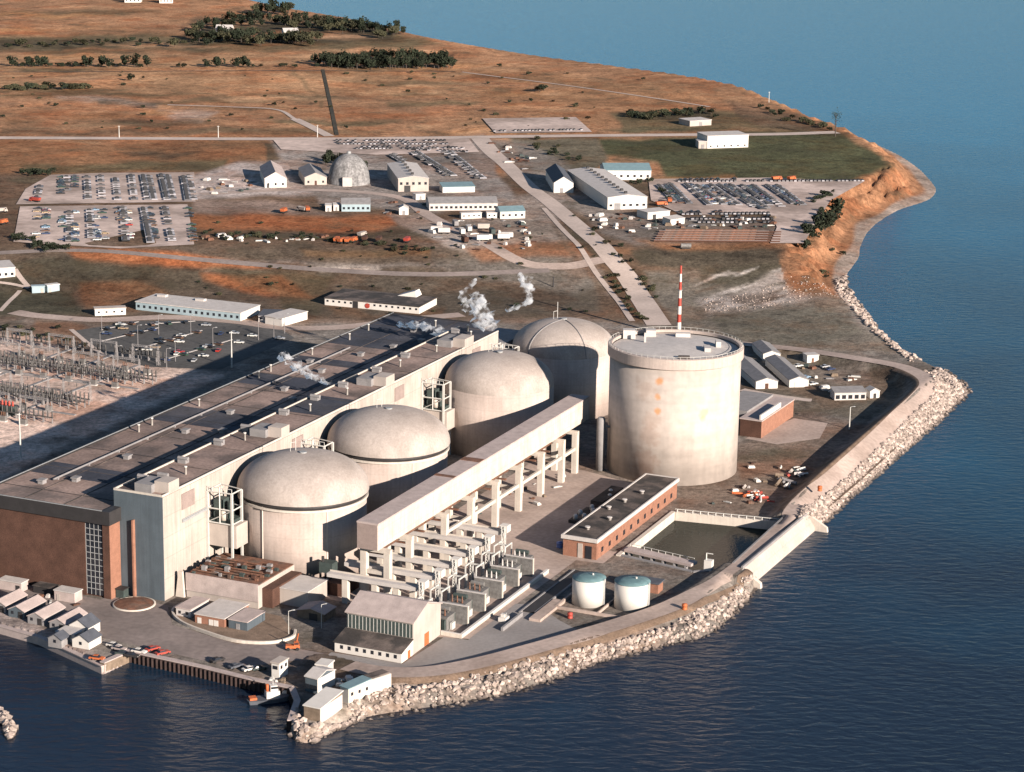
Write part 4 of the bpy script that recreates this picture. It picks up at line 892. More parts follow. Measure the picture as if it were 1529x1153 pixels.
# left: offices, huts
o_, Lx, D = house('long pale blue single storey office block with a row of dark windows', (207, 461), (359, 480), p2=(388, 468), h=4.1, wall='bluew', rf='lroof', name='office_block', cat='office', win=(18, 1.4, 2.8, 1.3), sidewall='whitep')
for k in (0, 9.5): MB().box(4+k*2.4, 9+k*2.4, D*.7, D*.7+3, 4.5, 5.6).build('roof_unit', 'lroof', o_)
house('flat dark roofed link between the blue office block and the white block', (386, 481), (414, 482), depth=14, h=3.3, wall='lroof', rf='droof', name='link_building', cat='office', win=(4, 1.2, 2.4, 1.2))
house('white flat block at the right end of the blue offices', (409, 480), (421, 488), p2=(459, 477), h=3.9, wall='whitep', rf='lroof', name='office_block', cat='office')
v_, Lx, D = house('low dark roofed visitor building with a red disc on its white front', (490, 453), (626, 469), p2=(652, 455), h=3.6, wall='whitep', rf='dark', name='visitor_centre', cat='building')
for k in range(16):
    if k in (5, 6): continue
    xx = (k+.5)*Lx/16; MB().box(xx-.55, xx+.55, -.12, .05, 1.9, 2.9).build('window', 'glass', v_)
MB().box(Lx*.30, Lx*.355, -.14, .05, 0, 3.4).build('door', 'fascia', v_)
b = MB(); b.tube((Lx*.455, -.22, 1.75), (Lx*.455, .02, 1.75), 1.35, 20); b.build('red_disc', 'red', v_)
b = MB(); b.add([(Lx*.62, D-5, 4.05), (Lx*.82, D-5, 4.05), (Lx*.82, D+3, 4.05), (Lx*.62, D+3, 4.05), (Lx*.80, D-4, 7.2), (Lx*.80, D+2, 7.2)], [(0, 1, 4), (1, 2, 5, 4), (2, 3, 5), (3, 0, 4, 5), (0, 3, 2, 1)]); b.build('roof_lantern', 'whitep', v_)
house('white site trailer left of the blue office block', (142, 472), (188, 470), depth=5, h=3.4, wall='whitep', rf='white', name='site_trailer', cat='trailer', win=(4, 1.4, 2.3, 1.0))
house('white building at the left edge of the photo above the blue containers', (-14, 417), (23, 413), depth=20, h=5.5, wall='whitep', rf='lroof', cat='building', win=(4, 1.5, 3, 1.5))
house('pale blue container, left one of two in the dark field', (48, 438), (67, 437), depth=3.5, h=3.4, wall='bluew', rf='bluew', name='container', cat='container', group='pale blue containers in the dark field', door=(.8, 1.4, 2.4, 'white'))
house('pale blue container with white end, right one of two in the dark field', (71, 437), (89, 434), depth=3.5, h=3.6, wall='bluew', rf='whitep', name='container', cat='container', group='pale blue containers in the dark field', door=(.2, 1.4, 2.4, 'white'))
# middle yard
s_, Lx, D = house('tall light roofed workshop with a row of dark roof vents right of the grey dome', (597, 290), (640, 286), p2=(622, 263), h=8.5, rh=1.5, roof='gabley', wall='white', rf='lroof', name='workshop', cat='workshop', vents=5, door=(.3, 4, 4, 'fascia'), win=(5, 4.5, 6.2, 1.6))
dx, dy, dz = GB(521, 273)
q = thing('storage_dome', 'mottled grey storage dome standing in the middle yard', 'dome', (dx, dy, dz))
MB().lathe([(13.8, -.6), (13.8, 2.5)]+dome_profile(13.6, 2.5, 17, 2.0, 12), 40, caps=False).build('shell', 'coal', q)
MB().box(-3, 3, -15.5, -12, -.4, 6).build('porch', 'lroof', q); MB().lathe([(1.4, 19), (1.4, 20.6), (.2, 21)], 12).build('cap', 'steel', q)
house('pink roofed white house beside the pale gravel mound', (396, 282), (428, 280), p2=(420, 262), h=6, rh=4, roof='gabley', wall='whitep', rf='roofp', name='house', cat='house', win=(3, 1.5, 3, 1.2), door=(.15, 1.3, 2.4, 'fascia'))
house('small grey gabled house left of the storage dome', (456, 278), (488, 276), p2=(478, 262), h=5, rh=3, roof='gabley', wall='white', rf='groof', name='house', cat='house', win=(3, 1.4, 2.8, 1.2), door=(.5, 1.4, 2.5, 'brick'))
house('long grey gabled shed behind the trailers in the middle yard', (641, 315), (743, 314), depth=17, h=4.5, rh=2.5, roof='gable', wall='lroof', rf='groof', name='long_shed', cat='shed', win=(14, 1.4, 2.8, 1.6))
house('blue grey gabled shed left of the long grey shed', (510, 316), (553, 316), depth=15, h=4.6, rh=2.4, roof='gable', wall='bluew', rf='groof', name='shed', cat='shed', win=(6, 1.4, 2.8, 1.4))
house('white cabin, left one of two beside the blue grey shed', (486, 316), (495, 316), depth=5, h=3.6, roof='shed', rh=.5, wall='whitep', rf='lroof', name='cabin', cat='cabin', door=(.5, 1.2, 2.4, 'groof'))
house('white cabin, right one of two beside the blue grey shed', (498, 315), (507, 315), depth=5, h=3.6, roof='shed', rh=.5, wall='whitep', rf='lroof', name='cabin', cat='cabin', door=(.5, 1.2, 2.4, 'groof'))
house('low white teal roofed store behind the long grey shed', (661, 288), (709, 287), depth=11, h=3.6, roof='shed', rh=1.2, wall='whitep', rf='tealr', name='store', cat='store', door=(.2, 3, 2.8, 'lroof'))
house('long white trailer in front of the long grey shed', (689, 327), (719, 326), depth=4, h=3.2, wall='whitep', rf='lroof', name='site_trailer', cat='trailer', win=(4, 1.3, 2.2, 1))
house('short white trailer between the long trailer and the teal shed', (727, 326), (742, 326), depth=4, h=3.2, wall='whitep', rf='lroof', name='site_trailer', cat='trailer', win=(2, 1.3, 2.2, 1))
house('pale shed with a teal roof at the right end of the trailers', (747, 327), (784, 326), depth=14, h=4.4, rh=2, roof='gable', wall='whitep', rf='tealr', name='shed', cat='shed', win=(4, 1.5, 2.8, 1.4))
house('small white hut in front of the gap between the two long sheds', (596, 321), (610, 321), depth=6, h=4, rh=1.5, roof='gabley', wall='whitep', rf='lroof', name='hut', cat='hut', door=(.5, 1.6, 2.6, 'groof'))
house('tiny white kiosk beside the parked cars behind the long shed', (621, 299), (635, 298), depth=5, h=3.4, wall='whitep', rf='lroof', name='hut', cat='hut', door=(.5, 1.6, 2.4, 'groof'))
house('pale gabled house with a slate roof by the access road', (828, 290), (856, 288), p2=(843, 268), h=6.5, rh=4, roof='gabley', wall='whitep', rf='droof', name='house', cat='house', door=(.4, 2, 3, 'groof'))
house('large white roofed warehouse with a line of black vents', (911, 316), (966, 312), p2=(902, 270), h=7.5, rh=1.6, roof='gabley', wall='whitep', rf='lroof', name='warehouse', cat='warehouse', vents=11, win=(6, 2, 3.4, 1.8), door=(.25, 4, 4, 'groof'))
house('teal roofed white shed behind the large warehouse', (903, 269), (972, 269), depth=24, h=6.5, rh=3, roof='gable', wall='whitep', rf='tealr', name='shed', cat='shed', win=(7, 2, 3.5, 1.6))
house('small white annex at the near end of the large warehouse', (967, 328), (1000, 325), depth=12, h=4, wall='whitep', rf='lroof', name='annex', cat='annex', door=(.3, 2.5, 2.8, 'fascia'))
house('low white lean-to beside the small warehouse annex', (1001, 337), (1022, 334), depth=7, h=3.4, roof='shed', rh=.8, wall='whitep', rf='lroof', name='lean_to', cat='shed', door=(.5, 2, 2.5, 'brick'))
house('long white building alone on the green field', (1056, 222), (1117, 220), depth=20, h=9, wall='whitep', rf='lroof', name='field_building', cat='building', win=(6, 1, 2.2, 1.2))
house('small block leaning against the white field building', (1043, 222), (1055, 222), depth=12, h=5, wall='white', rf='lroof', name='annex', cat='annex', door=(.5, 2, 3, 'groof'))
house('low pale building in the scrub behind the white field building', (1030, 189), (1062, 187), depth=16, h=4, wall='white', rf='lroof', name='farm_building', cat='building', door=(.5, 3, 3, 'groof'))
house('white barn in the dark wood, left one of the two', (322, 53), (346, 53), depth=12, h=7, rh=3.5, roof='gable', wall='whitep', rf='lroof', name='barn', cat='barn', door=(.5, 3, 4, 'groof'))
house('white barn in the dark wood, right one nearer the lake', (424, 57), (446, 56), depth=12, h=6.5, rh=3, roof='gable', wall='whitep', rf='lroof', name='barn', cat='barn', door=(.5, 3, 4, 'groof'))
house('white farmhouse at the top edge of the photo, left one', (186, 4), (210, 4), depth=14, h=6, rh=3.5, roof='gable', wall='whitep', rf='groof', name='farmhouse', cat='house', win=(4, 2, 3.5, 1.4))
house('white farmhouse at the top edge of the photo, right one', (238, 5), (258, 5), depth=12, h=6, rh=3.5, roof='gable', wall='whitep', rf='groof', name='farmhouse', cat='house', win=(4, 2, 3.5, 1.4))
# around the vacuum building
b_, Lx, D = house('brick block with a flat pinkish roof right of the tall drum', (1096, 656), (1136, 655), p2=(1184, 622), h=7.4, wall='brick', rf='roofp', name='brick_block', cat='building', z0=0, sidewall='brickl')  # orange side skin paints sunlight onto the brick; front stays dark
MB().box(Lx-1.2, Lx-.4, .6, D*.62, 7.85, 10).build('roof_screen', 'whitep', b_); MB().box(-14, 0, D*.2, D, -.5, 8.8).build('rear_wing', 'groof', b_)
house('long dark sided site hut nearest the tall drum, white gable end', (1133, 585), (1161, 580), p2=(1122, 546), h=3.4, rh=1.6, roof='gabley', wall='whitep', rf='groof', name='site_hut', cat='hut', door=(.5, 1.6, 2.5, 'brick'), z0=0, group='long site huts in the basin')
house('long dark sided site hut, the middle one right of its twin', (1182, 582), (1207, 578), p2=(1170, 545), h=3.4, rh=1.6, roof='gabley', wall='whitep', rf='groof', name='site_hut', cat='hut', door=(.35, 1.6, 2.5, 'lroof'), z0=0, group='long site huts in the basin')
house('short site hut at the back beside the basin bank', (1143, 542), (1165, 538), p2=(1148, 522), h=3.2, rh=1.5, roof='gabley', wall='whitep', rf='groof', name='site_hut', cat='hut', door=(.5, 1.6, 2.4, 'groof'), z0=0, group='long site huts in the basin')
house('grey open fronted store at the right of the basin', (1246, 598), (1293, 597), depth=7, h=3.4, roof='shed', rh=1, wall='lroof', rf='groof', name='store', cat='store', z0=0, win=(5, .6, 2.4, 1.8))
house('small white hut right of the open fronted store', (1299, 595), (1313, 594), depth=5, h=3.2, roof='gabley', rh=1.2, wall='whitep', rf='lroof', name='hut', cat='hut', z0=0, door=(.5, 1.4, 2.2, 'fascia'))
house('tan cabin on stilts at the foot of the basin bank', (1205, 542), (1222, 541), depth=5, h=3.4, wall='whitep', rf='lroof', name='cabin', cat='cabin', z0=0, door=(.5, 1.2, 2.2, 'rust'))
# ahead of the annex
def hut(label, u0, u1, t0, t1, h, roof='flat', rh=1, wall='white', rf='groof', z=0, name='hut', cat='hut', wins=0, doors=(), group=None, eave=.25):
    q = hall_thing(name, label, cat, u0, t0, z, group); U, T_ = u1-u0, t1-t0
    if roof == 'flat': MB().box(0, U, 0, T_, -.5, h).build('wall', wall, q); MB().box(-eave, U+eave, -eave, T_+eave, h, h+.3).build('roof', rf, q)
    elif roof == 'shed':
        MB().hexa([(0, 0, -.5), (U, 0, -.5), (U, T_, -.5), (0, T_, -.5)], [(0, 0, h), (U, 0, h), (U, T_, h+rh), (0, T_, h+rh)]).build('wall', wall, q); e = eave
        MB().hexa([(-e, -e, h), (U+e, -e, h), (U+e, T_+e, h+rh), (-e, T_+e, h+rh)], [(-e, -e, h+.25), (U+e, -e, h+.25), (U+e, T_+e, h+rh+.25), (-e, T_+e, h+rh+.25)]).build('roof', rf, q)
    else:
        MB().add([(0, 0, -.5), (U, 0, -.5), (U, T_, -.5), (0, T_, -.5), (0, 0, h), (U, 0, h), (U, T_, h), (0, T_, h), (U/2, 0, h+rh), (U/2, T_, h+rh)], [(0, 1, 5, 8, 4), (1, 2, 6, 5), (2, 3, 7, 9, 6), (3, 0, 4, 7)]).build('wall', wall, q); e = eave; k = rh/(U/2)*e
        MB().add([(-e, -e, h-k+.02), (U/2, -e, h+rh+.02), (U+e, -e, h-k+.02), (-e, T_+e, h-k+.02), (U/2, T_+e, h+rh+.02), (U+e, T_+e, h-k+.02), (-e, -e, h-k+.27), (U/2, -e, h+rh+.27), (U+e, -e, h-k+.27), (-e, T_+e, h-k+.27), (U/2, T_+e, h+rh+.27), (U+e, T_+e, h-k+.27)],
                 [(6, 7, 10, 9), (7, 8, 11, 10), (0, 3, 4, 1), (1, 4, 5, 2), (0, 1, 7, 6), (1, 2, 8, 7), (3, 9, 10, 4), (4, 10, 11, 5), (0, 6, 9, 3), (2, 5, 11, 8)]).build('roof', rf, q)
    for k in range(wins): xx = (k+.5)*U/wins; MB().box(xx-.45, xx+.45, -.1, .05, 1.2, 2.2).build('window', 'glass', q)
    for xx, ww, mt in doors: MB().box(xx*U-ww/2, xx*U+ww/2, -.12, .05, 0, 2.3).build('door', mt, q)
    return q
hut('narrow pale hut at the left end below the annex', -11, -5.5, -66.5, -55, 3, wall='lroof', rf='roofp', wins=2, group='flat huts below the annex')
hut('wide flat grey roofed hut with white doors below the annex', -2, 9, -69.5, -54, 3.2, wall='brickl', rf='lroof', doors=((.15, 1.4, 'whitep'), (.55, 1.6, 'whitep'), (.72, 1.6, 'whitep')), group='flat huts below the annex')
hut('blue fronted hut with a pale roof at the right end below the annex', 10.3, 17.2, -69, -57.5, 3.2, wall='blue', rf='roofp', doors=((.5, 1.4, 'groof'),), group='flat huts below the annex')
hut('tan roofed low shelter in the shade behind the gabled grey shed', 25, 35, -50, -42, 2.6, roof='gable', rh=1.2, wall='wood', rf='roofp', doors=((.6, 3, 'fascia'),))
q = hall_thing('kerb_wall', 'curved pale retaining kerb around the huts and lawn below the annex', 'wall', 0, 0)
pts = catmull(np.array([(-15, -56), (-14, -64), (-6, -71.5), (6, -76), (19, -78.5), (29, -75), (33, -68), (31, -62)]), 6)
b = MB(); n = len(pts); T = np.gradient(pts, axis=0); T /= np.linalg.norm(T, axis=1)[:, None]; Nn = np.stack([-T[:, 1], T[:, 0]], 1)*.35
vs_ = [(*(p+d_*s), z) for s, z in ((1, -.3), (1, 1.0), (-1, 1.0), (-1, -.3)) for p, d_ in zip(pts, Nn)]
b.add(vs_, [(k*n+i, ((k+1) % 4)*n+i, ((k+1) % 4)*n+i+1, k*n+i+1) for k in range(4) for i in range(n-1)]); b.build('kerb', 'cream', q)
b = MB(); b.add([HP(p[0], p[1], .35) for p in pts[2:-2]]+[HP(20, -52, .35), HP(-12, -50, .35)], [tuple(range(len(pts[2:-2])+2))]); struct(b.build('earth_bank', pm('earth', (.20, .14, .10), .3, .2, .95, 2, .2)))
q = hall_thing('planting_bed', 'round kerbed planting bed in front of the blue grey end wall', 'planting bed', -29.5, -63, 0)
MB().lathe([(7.2, 0), (7.2, .4), (6.6, .4)], 36, caps=False).build('kerb', 'cream', q); MB().lathe([(6.6, .3), (4, .7), (.05, .9)], 24, caps=False).build('soil', 'rust', q)
hut('dark green gas cylinder cage at the foot of the blue grey end wall', -38.5, -35.5, -60, -57, 3.0, wall='green', rf='fascia', name='cage', cat='cage')
# sheds against the brick wall
hut('pale tan shed against the brick wall, left one', -78.5, -69.5, -70, -66, 3.2, wall='roofp', rf='lroof', doors=((.85, 1.6, 'fascia'),), group='sheds against the brick end wall')
hut('pale tan shed against the brick wall, right one near the glazed strip', -55.5, -47.5, -71, -66.5, 3.4, wall='roofp', rf='lroof', doors=((.2, 1.2, 'white'),), group='sheds against the brick end wall')
hut('low dark store between the two tan sheds by the brick wall', -66, -58.5, -68, -64, 2.4, wall='fascia', rf='dark', name='store', cat='store')
q = hall_thing('covered_conveyor', 'white roofed covered gallery entering at the left edge by the brick wall', 'gallery', -92, -73.5, 0)
MB().box(-20, 12, -3, 3, 6, 9.6).build('wall', 'brick', q); MB().box(-20.3, 12.3, -3.3, 3.3, 9.6, 10.2).build('roof', 'whitep', q)
for u in (-8, 4): MB().box(u-.5, u+.5, -1, 1, 0, 6).build('leg', 'steel', q)
# dock sheds
def dock(px, py): # front right eave corner, z = 3
    x, y = G(px, py, 3.0); d = np.array([x, y])-D1; return d@BX, d@AX
for i, (px, py, lab) in enumerate([(8, 903, 'gabled dock shed cut by the left edge of the photo'), (36, 912, 'gabled dock shed, second from the left edge'), (65, 922, 'gabled dock shed, third from the left edge'), (98, 931, 'gabled dock shed at the right end of the row')]):
    u, t = dock(px, py); hut('pink roofed '+lab, u-6.2, u, t, t+12, 2.5, roof='gable', rh=1.5, wall='groof' if i != 1 else 'blue', rf='roofp', name='dock_shed', cat='shed', wins=2, doors=((.75, 1.6, 'fascia'),), group='gabled sheds along the dock')
u, t = dock(131, 939)
hut('small white house with a slate roof on the dock', u-7, u, t, t+7, 3.2, roof='gable', rh=2.2, wall='whitep', rf='droof', name='dock_house', cat='house', wins=2)
hut('low white wing in front of the small dock house', u-8, u-1, t-6, t-.4, 2.6, wall='whitep', rf='lroof', name='dock_wing', cat='shed', doors=((.3, 1.2, 'fascia'),))
hut('slate roofed hut at the edge of the dock', u+.2, u+6.4, t-9, t-2, 2.6, roof='gable', rh=1.8, wall='whitep', rf='droof', name='hut', cat='hut', wins=1)
hut('dark hut with a slate roof beside the small dock house', u-7.5, u-2.5, t-11, t-6.6, 2.4, roof='gable', rh=1.5, wall='groof', rf='droof', name='hut', cat='hut', wins=1)
# buildings on the tip
hut('white two storey cabin on the quay near the tug', 0, 0, 0, 0, 1) if False else None
house('white two storey cabin on the quay near the tug', (405, 1012), (417, 1014), p2=(430, 1006), h=4.8, wall='whitep', rf='white', name='quay_cabin', cat='cabin', z0=.1, win=(1, 2.9, 4, 1.6), sidewin=(2, 2.9, 4, 1))
house('blue grey shed with a ribbed roof on the tip', (436, 1042), (474, 1036), p2=(500, 1022), h=4.6, rh=1.4, roof='gable', wall='blue', rf='lroof', name='tip_shed', cat='shed', z0=.1, win=(3, 1, 2.4, 1.2), sidewall='whitep')
house('brown fronted shed with a broad white roof at the end of the tip', (449, 1076), (478, 1078), p2=(511, 1056), h=4.0, rh=1.0, roof='shed', wall='wood', rf='whitep', name='tip_shed', cat='shed', z0=.1, sidewall='lroof')
house('white hut with small square windows on the tip', (506, 1046), (520, 1050), p2=(553, 1038), h=4.4, rh=.6, roof='shed', wall='whitep', rf='tealr', name='tip_hut', cat='hut', z0=.2, sidewin=(3, 2, 3, .9), sidewall='cream')
house('white roofless store with a dark inside behind the windowed hut', (540, 1030), (553, 1036), p2=(584, 1026), h=4.4, wall='whitep', rf='dark', name='tip_store', cat='store', z0=.4, eave=-.4, sidewall='cream')
house('pale flat roofed box behind the ribbed shed', (470, 1011), (489, 1012), p2=(498, 1004), h=3.6, wall='lroof', rf='whitep', name='tip_box', cat='shed', z0=.2)
# ================================================================== quay walls
def quay(name, label, pts, top, mat, ribs=True):
    q = thing(name, label, 'quay wall', (0, 0, 0)); P = poly_w(pts, WL); b = MB()
    for i in range(len(P)-1): wseg(b, P[i], P[i+1], 1.6, -7, top)
    b.build('wall', mat, q)
    b = MB()
    for i in range(len(P)-1):
        d = P[i+1]-P[i]; L = np.hypot(*d); n = max(int(L/1.6), 1); nn = np.array([d[1], -d[0]])/L
        for k in range(n):
            c = P[i]+d*(k+.5)/n+nn*1.0; b.box(c[0]-.3, c[0]+.3, c[1]-.3, c[1]+.3, -6, top-.2)
    if ribs: b.build('sheet_piling', 'pile', q)
    b = MB()
    for i in range(len(P)-1): wseg(b, P[i], P[i+1], 2.0, top, top+.35)
    b.build('coping', 'roofp', q)
M['pile'] = pm('dark_sheet_pile', (.05, .032, .028), .25, .6, .9, 4, .15)  # near-black tone includes painted shade for the piled face
quay('quay_wall', 'dark sheet piled quay wall under the parked cars', SH_QUAY[5:], .2, 'pile')
quay('quay_wall', 'sloping pinkish bank wall below the dock sheds', SH_QUAY[1:5], -.6, 'roofp', False)
quay('quay_wall', 'short timber faced wall at the corner of the dock', [(153, 1005), (196, 986)], .3, 'wood', False)

# ================================================================== rocks
def rocks(name, label, inner, outer, dens, rmin, rmax, jitter=0, ico=ICO1, extra=1.05, zmin=-1.2):
    I = catmull(np.array(inner), 8); O = catmull(np.array(outer), 8)
    def res(P, n):
        d = np.concatenate([[0], np.cumsum(np.hypot(*np.diff(P, axis=0).T))]); t = np.linspace(0, d[-1], n); return np.stack([np.interp(t, d, P[:, k]) for k in (0, 1)], 1), d[-1]
    I2, L1 = res(I, 400); O2, L2 = res(O, 400); wid = np.hypot(*(I2-O2).T).mean(); n = int((L1+L2)/2*wid*dens)
    b = MB(); ti = NR.uniform(0, 399, n); s = NR.uniform(-.03, extra, n); k = ti.astype(int); f = (ti-k)[:, None]; k2 = np.minimum(k+1, 399)
    P = (I2[k]*(1-f)+I2[k2]*f)*(1-s[:, None])+(O2[k]*(1-f)+O2[k2]*f)*s[:, None]
    z = np.maximum(land_h(P[:, 0], P[:, 1]), WL+zmin); r = rmin+(rmax-rmin)*NR.uniform(0, 1, n)**2.0
    for i in range(n): b.rock((P[i, 0], P[i, 1], z[i]+r[i]*.15), r[i], ico, NR)
    o = b.build(name, 'rock'); tag(o, label, 'rocks', None, 'stuff'); return o
def zp(L): return [G(a, b_, c) for a, b_, c in L]
rocks('riprap', 'pale boulders of the south bank between the shore road and the lake',
      zp([(520, 1028, .8), (580, 1019, 1.2), (650, 1016, 1.4), (720, 1003, 1.5), (800, 983, 1.6), (870, 964, 1.6), (940, 946, 1.6), (1010, 922, 2), (1065, 894, 2.4), (1108, 862, 2.6)]),
      zp([(520, 1086, WL), (548, 1071, WL), (640, 1057, WL), (700, 1047, WL), (760, 1035, WL), (850, 1007, WL), (900, 988, WL), (1000, 963, WL), (1060, 947, WL), (1106, 907, WL), (1128, 876, WL)]), 1.15, .28, 1.15, extra=1.2, zmin=-.5)
rocks('riprap', 'pale boulders of the long east bank below the raised shore road',
      zp([(1190, 778, 2.8), (1210, 748, 3.8), (1255, 708, 4.8), (1299, 668, 5.2), (1354, 618, 5.2), (1391, 584, 5), (1396, 566, 4.6), (1380, 553, 4.0)]),
      zp([(1230, 782, WL), (1262, 749, WL), (1300, 717, WL), (1345, 677, WL), (1385, 643, WL), (1425, 606, WL), (1441, 588, WL), (1434, 573, WL), (1405, 554, WL)]), 1.15, .28, 1.2, extra=1.18, zmin=-.5)
rocks('rubble', 'white broken rock heaped around the end of the tip',
      zp([(446, 1072, 0), (470, 1080, 0), (500, 1074, 0), (530, 1062, 0)]), zp([(436, 1098, WL), (460, 1110, WL), (500, 1093, WL), (540, 1074, WL)]), 1.1, .4, 1.5, extra=1.15, zmin=-.4)
rocks('rubble', 'pale broken rock along the dark quay side of the tip',
      zp([(444, 1062, 0), (446, 1072, 0), (450, 1082, 0), (462, 1086, 0)]), zp([(438, 1062, WL), (432, 1082, WL), (434, 1098, WL), (448, 1110, WL)]), 1.1, .4, 1.3, extra=1.1, zmin=-.4)
rocks('beach_stones', 'line of grey stones along the beach below the green slope',
      zp([(1362, 541, 0), (1338, 524, 0), (1300, 492, 0), (1274, 462, 0), (1252, 434, 0), (1248, 414, -1)]), zp([(1378, 542, WL), (1352, 527, WL), (1313, 493, WL), (1291, 463, WL), (1269, 433, WL), (1265, 412, WL)]), .25, .4, 1.5)
rocks('breakwater_stones', 'curved line of pale stones in the water at the left edge',
      zp([(-30, 1052, WL), (0, 1060, WL), (16, 1078, WL), (22, 1098, WL)]), zp([(-30, 1064, WL), (-4, 1072, WL), (8, 1086, WL), (14, 1104, WL)]), 1.1, .7, 1.5, zmin=.3)
rocks('rubble', 'white rubble strewn over the slope above the beach',
      [GB(*p)[:2] for p in [(1045, 448), (1110, 440), (1165, 420), (1215, 408), (1236, 414)]], [GB(*p)[:2] for p in [(1055, 468), (1120, 462), (1180, 450), (1240, 440), (1264, 442)]], .14, .2, .55)

# ================================================================== vegetation
def crown_mesh(name, kind, n, w, h, mats, seed):
    rnd = random.Random(seed); b = MB(); b.k = 1
    b.tube((0, 0, -.5), (0, 0, h*.72), .06*h*.5+.06, 6, .05)
    for _ in range(4 if kind != 'bush' else 0):
        a = rnd.uniform(0, 6.28); b.tube((0, 0, h*rnd.uniform(.2, .4)), (w*.35*math.cos(a), w*.35*math.sin(a), h*rnd.uniform(.5, .75)), .07, 4, .03)
    b.k = 0; lobes = [(rnd.uniform(-.28, .28)*w, rnd.uniform(-.28, .28)*w, h*rnd.uniform(.35, .8), rnd.uniform(.24, .4)) for _ in range(6)]
    for _ in range(n):
        lx, ly, lz, lr = rnd.choice(lobes); d = Vector((rnd.gauss(0, 1), rnd.gauss(0, 1), rnd.gauss(0, 1))).normalized()*(rnd.uniform(.5, 1)**.5)
        c = Vector((lx+d.x*lr*w, ly+d.y*lr*w, max(lz+d.z*lr*h*.75, .15))); s = w*rnd.uniform(.06, .13)
        u = Vector((rnd.gauss(0, 1), rnd.gauss(0, 1), rnd.gauss(0, 1))).normalized(); v = u.orthogonal().normalized()
        b.add([c+u*s, c+v*s*.8, c-u*s, c-v*s*.8], [(0, 1, 2, 3)], False)
    return b.mesh(name, mats)
TM = [crown_mesh('tree', 'tree', 260, 7, 8, ['leafd', 'bark'], 1), crown_mesh('tree', 'tree', 260, 6, 10, ['leafd', 'bark'], 2), crown_mesh('tree', 'tree', 240, 8, 7, ['leafo', 'bark'], 3)]
BM_ = [crown_mesh('bush', 'bush', 170, 4.4, 3.0, ['leafd', 'bark'], 4), crown_mesh('bush', 'bush', 170, 5, 2.6, ['leafo', 'bark'], 5)]
def plant(mesh, name, x, y, s, label, cat, group):
    z = float(land_h(x, y))
    if z < WL+1.2: return None
    o = bpy.data.objects.new(name, mesh); COL.objects.link(o); o.location = (x, y, z)
    o.rotation_euler = (0, 0, R.uniform(0, 6.28)); o.scale = (s*R.uniform(.85, 1.2), s*R.uniform(.85, 1.2), s*R.uniform(.85, 1.15)); return tag(o, label, cat, group)
def row(pts, n, meshes, name, label, cat, group, s0=.8, s1=1.2, jx=1.5, jy=.6, gap=0):
    P = np.array(pts, float); d = np.concatenate([[0], np.cumsum(np.hypot(*np.diff(P, axis=0).T))])
    for i in range(n):
        if R.random() < gap: continue
        t = (i+R.uniform(.2, .8))/n*d[-1]; px = np.interp(t, d, P[:, 0])+R.gauss(0, jx); py = np.interp(t, d, P[:, 1])+R.gauss(0, jy)
        x, y, z = GB(px, py); plant(R.choice(meshes), name, x, y, R.uniform(s0, s1), label, cat, group)
G1 = 'trees of the far windbreak'; G2 = 'trees of the far wood'
row([(490, 101), (580, 102), (676, 102)], 52, TM[:2], 'tree', 'dark tree standing in the dense windbreak across the far field', 'tree', G1, 1.0, 1.5, 1.5, 1.0)
row([(470, 98), (560, 92), (670, 93)], 40, TM[:2], 'tree', 'dark tree standing in the dense windbreak across the far field', 'tree', G1, 1.0, 1.4, 1.5, 1.2)
row([(15, 99), (160, 100)], 26, BM_[:1]+TM[:1], 'hedge_tree', 'dark tree in the thin hedgerow left of the windbreak', 'tree', 'trees of the thin hedgerow', 1.0, 1.5, 2, .5, .15)
row([(165, 100), (440, 101), (490, 99)], 34, BM_[:1]+TM[:1], 'hedge_tree', 'dark tree in the thin hedgerow left of the windbreak', 'tree', 'trees of the thin hedgerow', 1.0, 1.5, 2, .5, .3)
row([(285, 64), (340, 60), (400, 64), (470, 66)], 60, TM, 'tree', 'dark tree of the far wood around the white barns', 'tree', G2, 1.0, 1.6, 4, 3)
row([(290, 46), (350, 38), (420, 36), (490, 44), (600, 54)], 70, TM, 'tree', 'dark tree of the far wood around the white barns', 'tree', G2, 1.0, 1.6, 5, 5)
row([(380, 22), (440, 20)], 9, TM, 'shore_tree', 'tall dark tree on the far shoreline against the lake', 'tree', 'trees on the far shoreline', 1.2, 2.0, 3, 1)
row([(480, 42), (540, 46), (592, 52)], 16, TM[:2], 'shore_tree', 'tall dark tree on the far shoreline against the lake', 'tree', 'trees on the far shoreline', 1.0, 1.6, 2, 1)
row([(0, 70), (100, 68), (240, 64), (285, 66)], 34, BM_+TM[2:], 'far_bush', 'olive bush in the long strip left of the white barns', 'bush', 'bushes of the long far strip', .9, 1.5, 4, 2.5)
row([(5, 133), (40, 134), (75, 132), (130, 134)], 14, BM_, 'far_bush', 'dark bush on the ridge in the orange field left', 'bush', 'bushes in the orange field', 1.2, 2, 3, 1.2)
for px, py, s in [(196, 121, 1.8), (806, 138, 2.4), (812, 136, 1.8), (410, 158, 1.2), (745, 100, 1), (790, 112, 1.2), (960, 120, .9)]:
    x, y, z = GB(px, py); plant(BM_[0], 'far_bush', x, y, s, 'lone dark bush out in the open far fields', 'bush', 'lone bushes in the far fields')
row([(930, 175), (1000, 172), (1060, 172)], 26, BM_, 'scrub_bush', 'dark scrub bush behind the white field building', 'bush', 'scrub behind the white field building', 1.0, 1.8, 5, 2.5)
row([(1130, 160), (1190, 180), (1240, 196)], 14, BM_, 'scrub_bush', 'dark bush along the far shore right of the scrub', 'bush', 'bushes along the far shore', .8, 1.4, 5, 2)
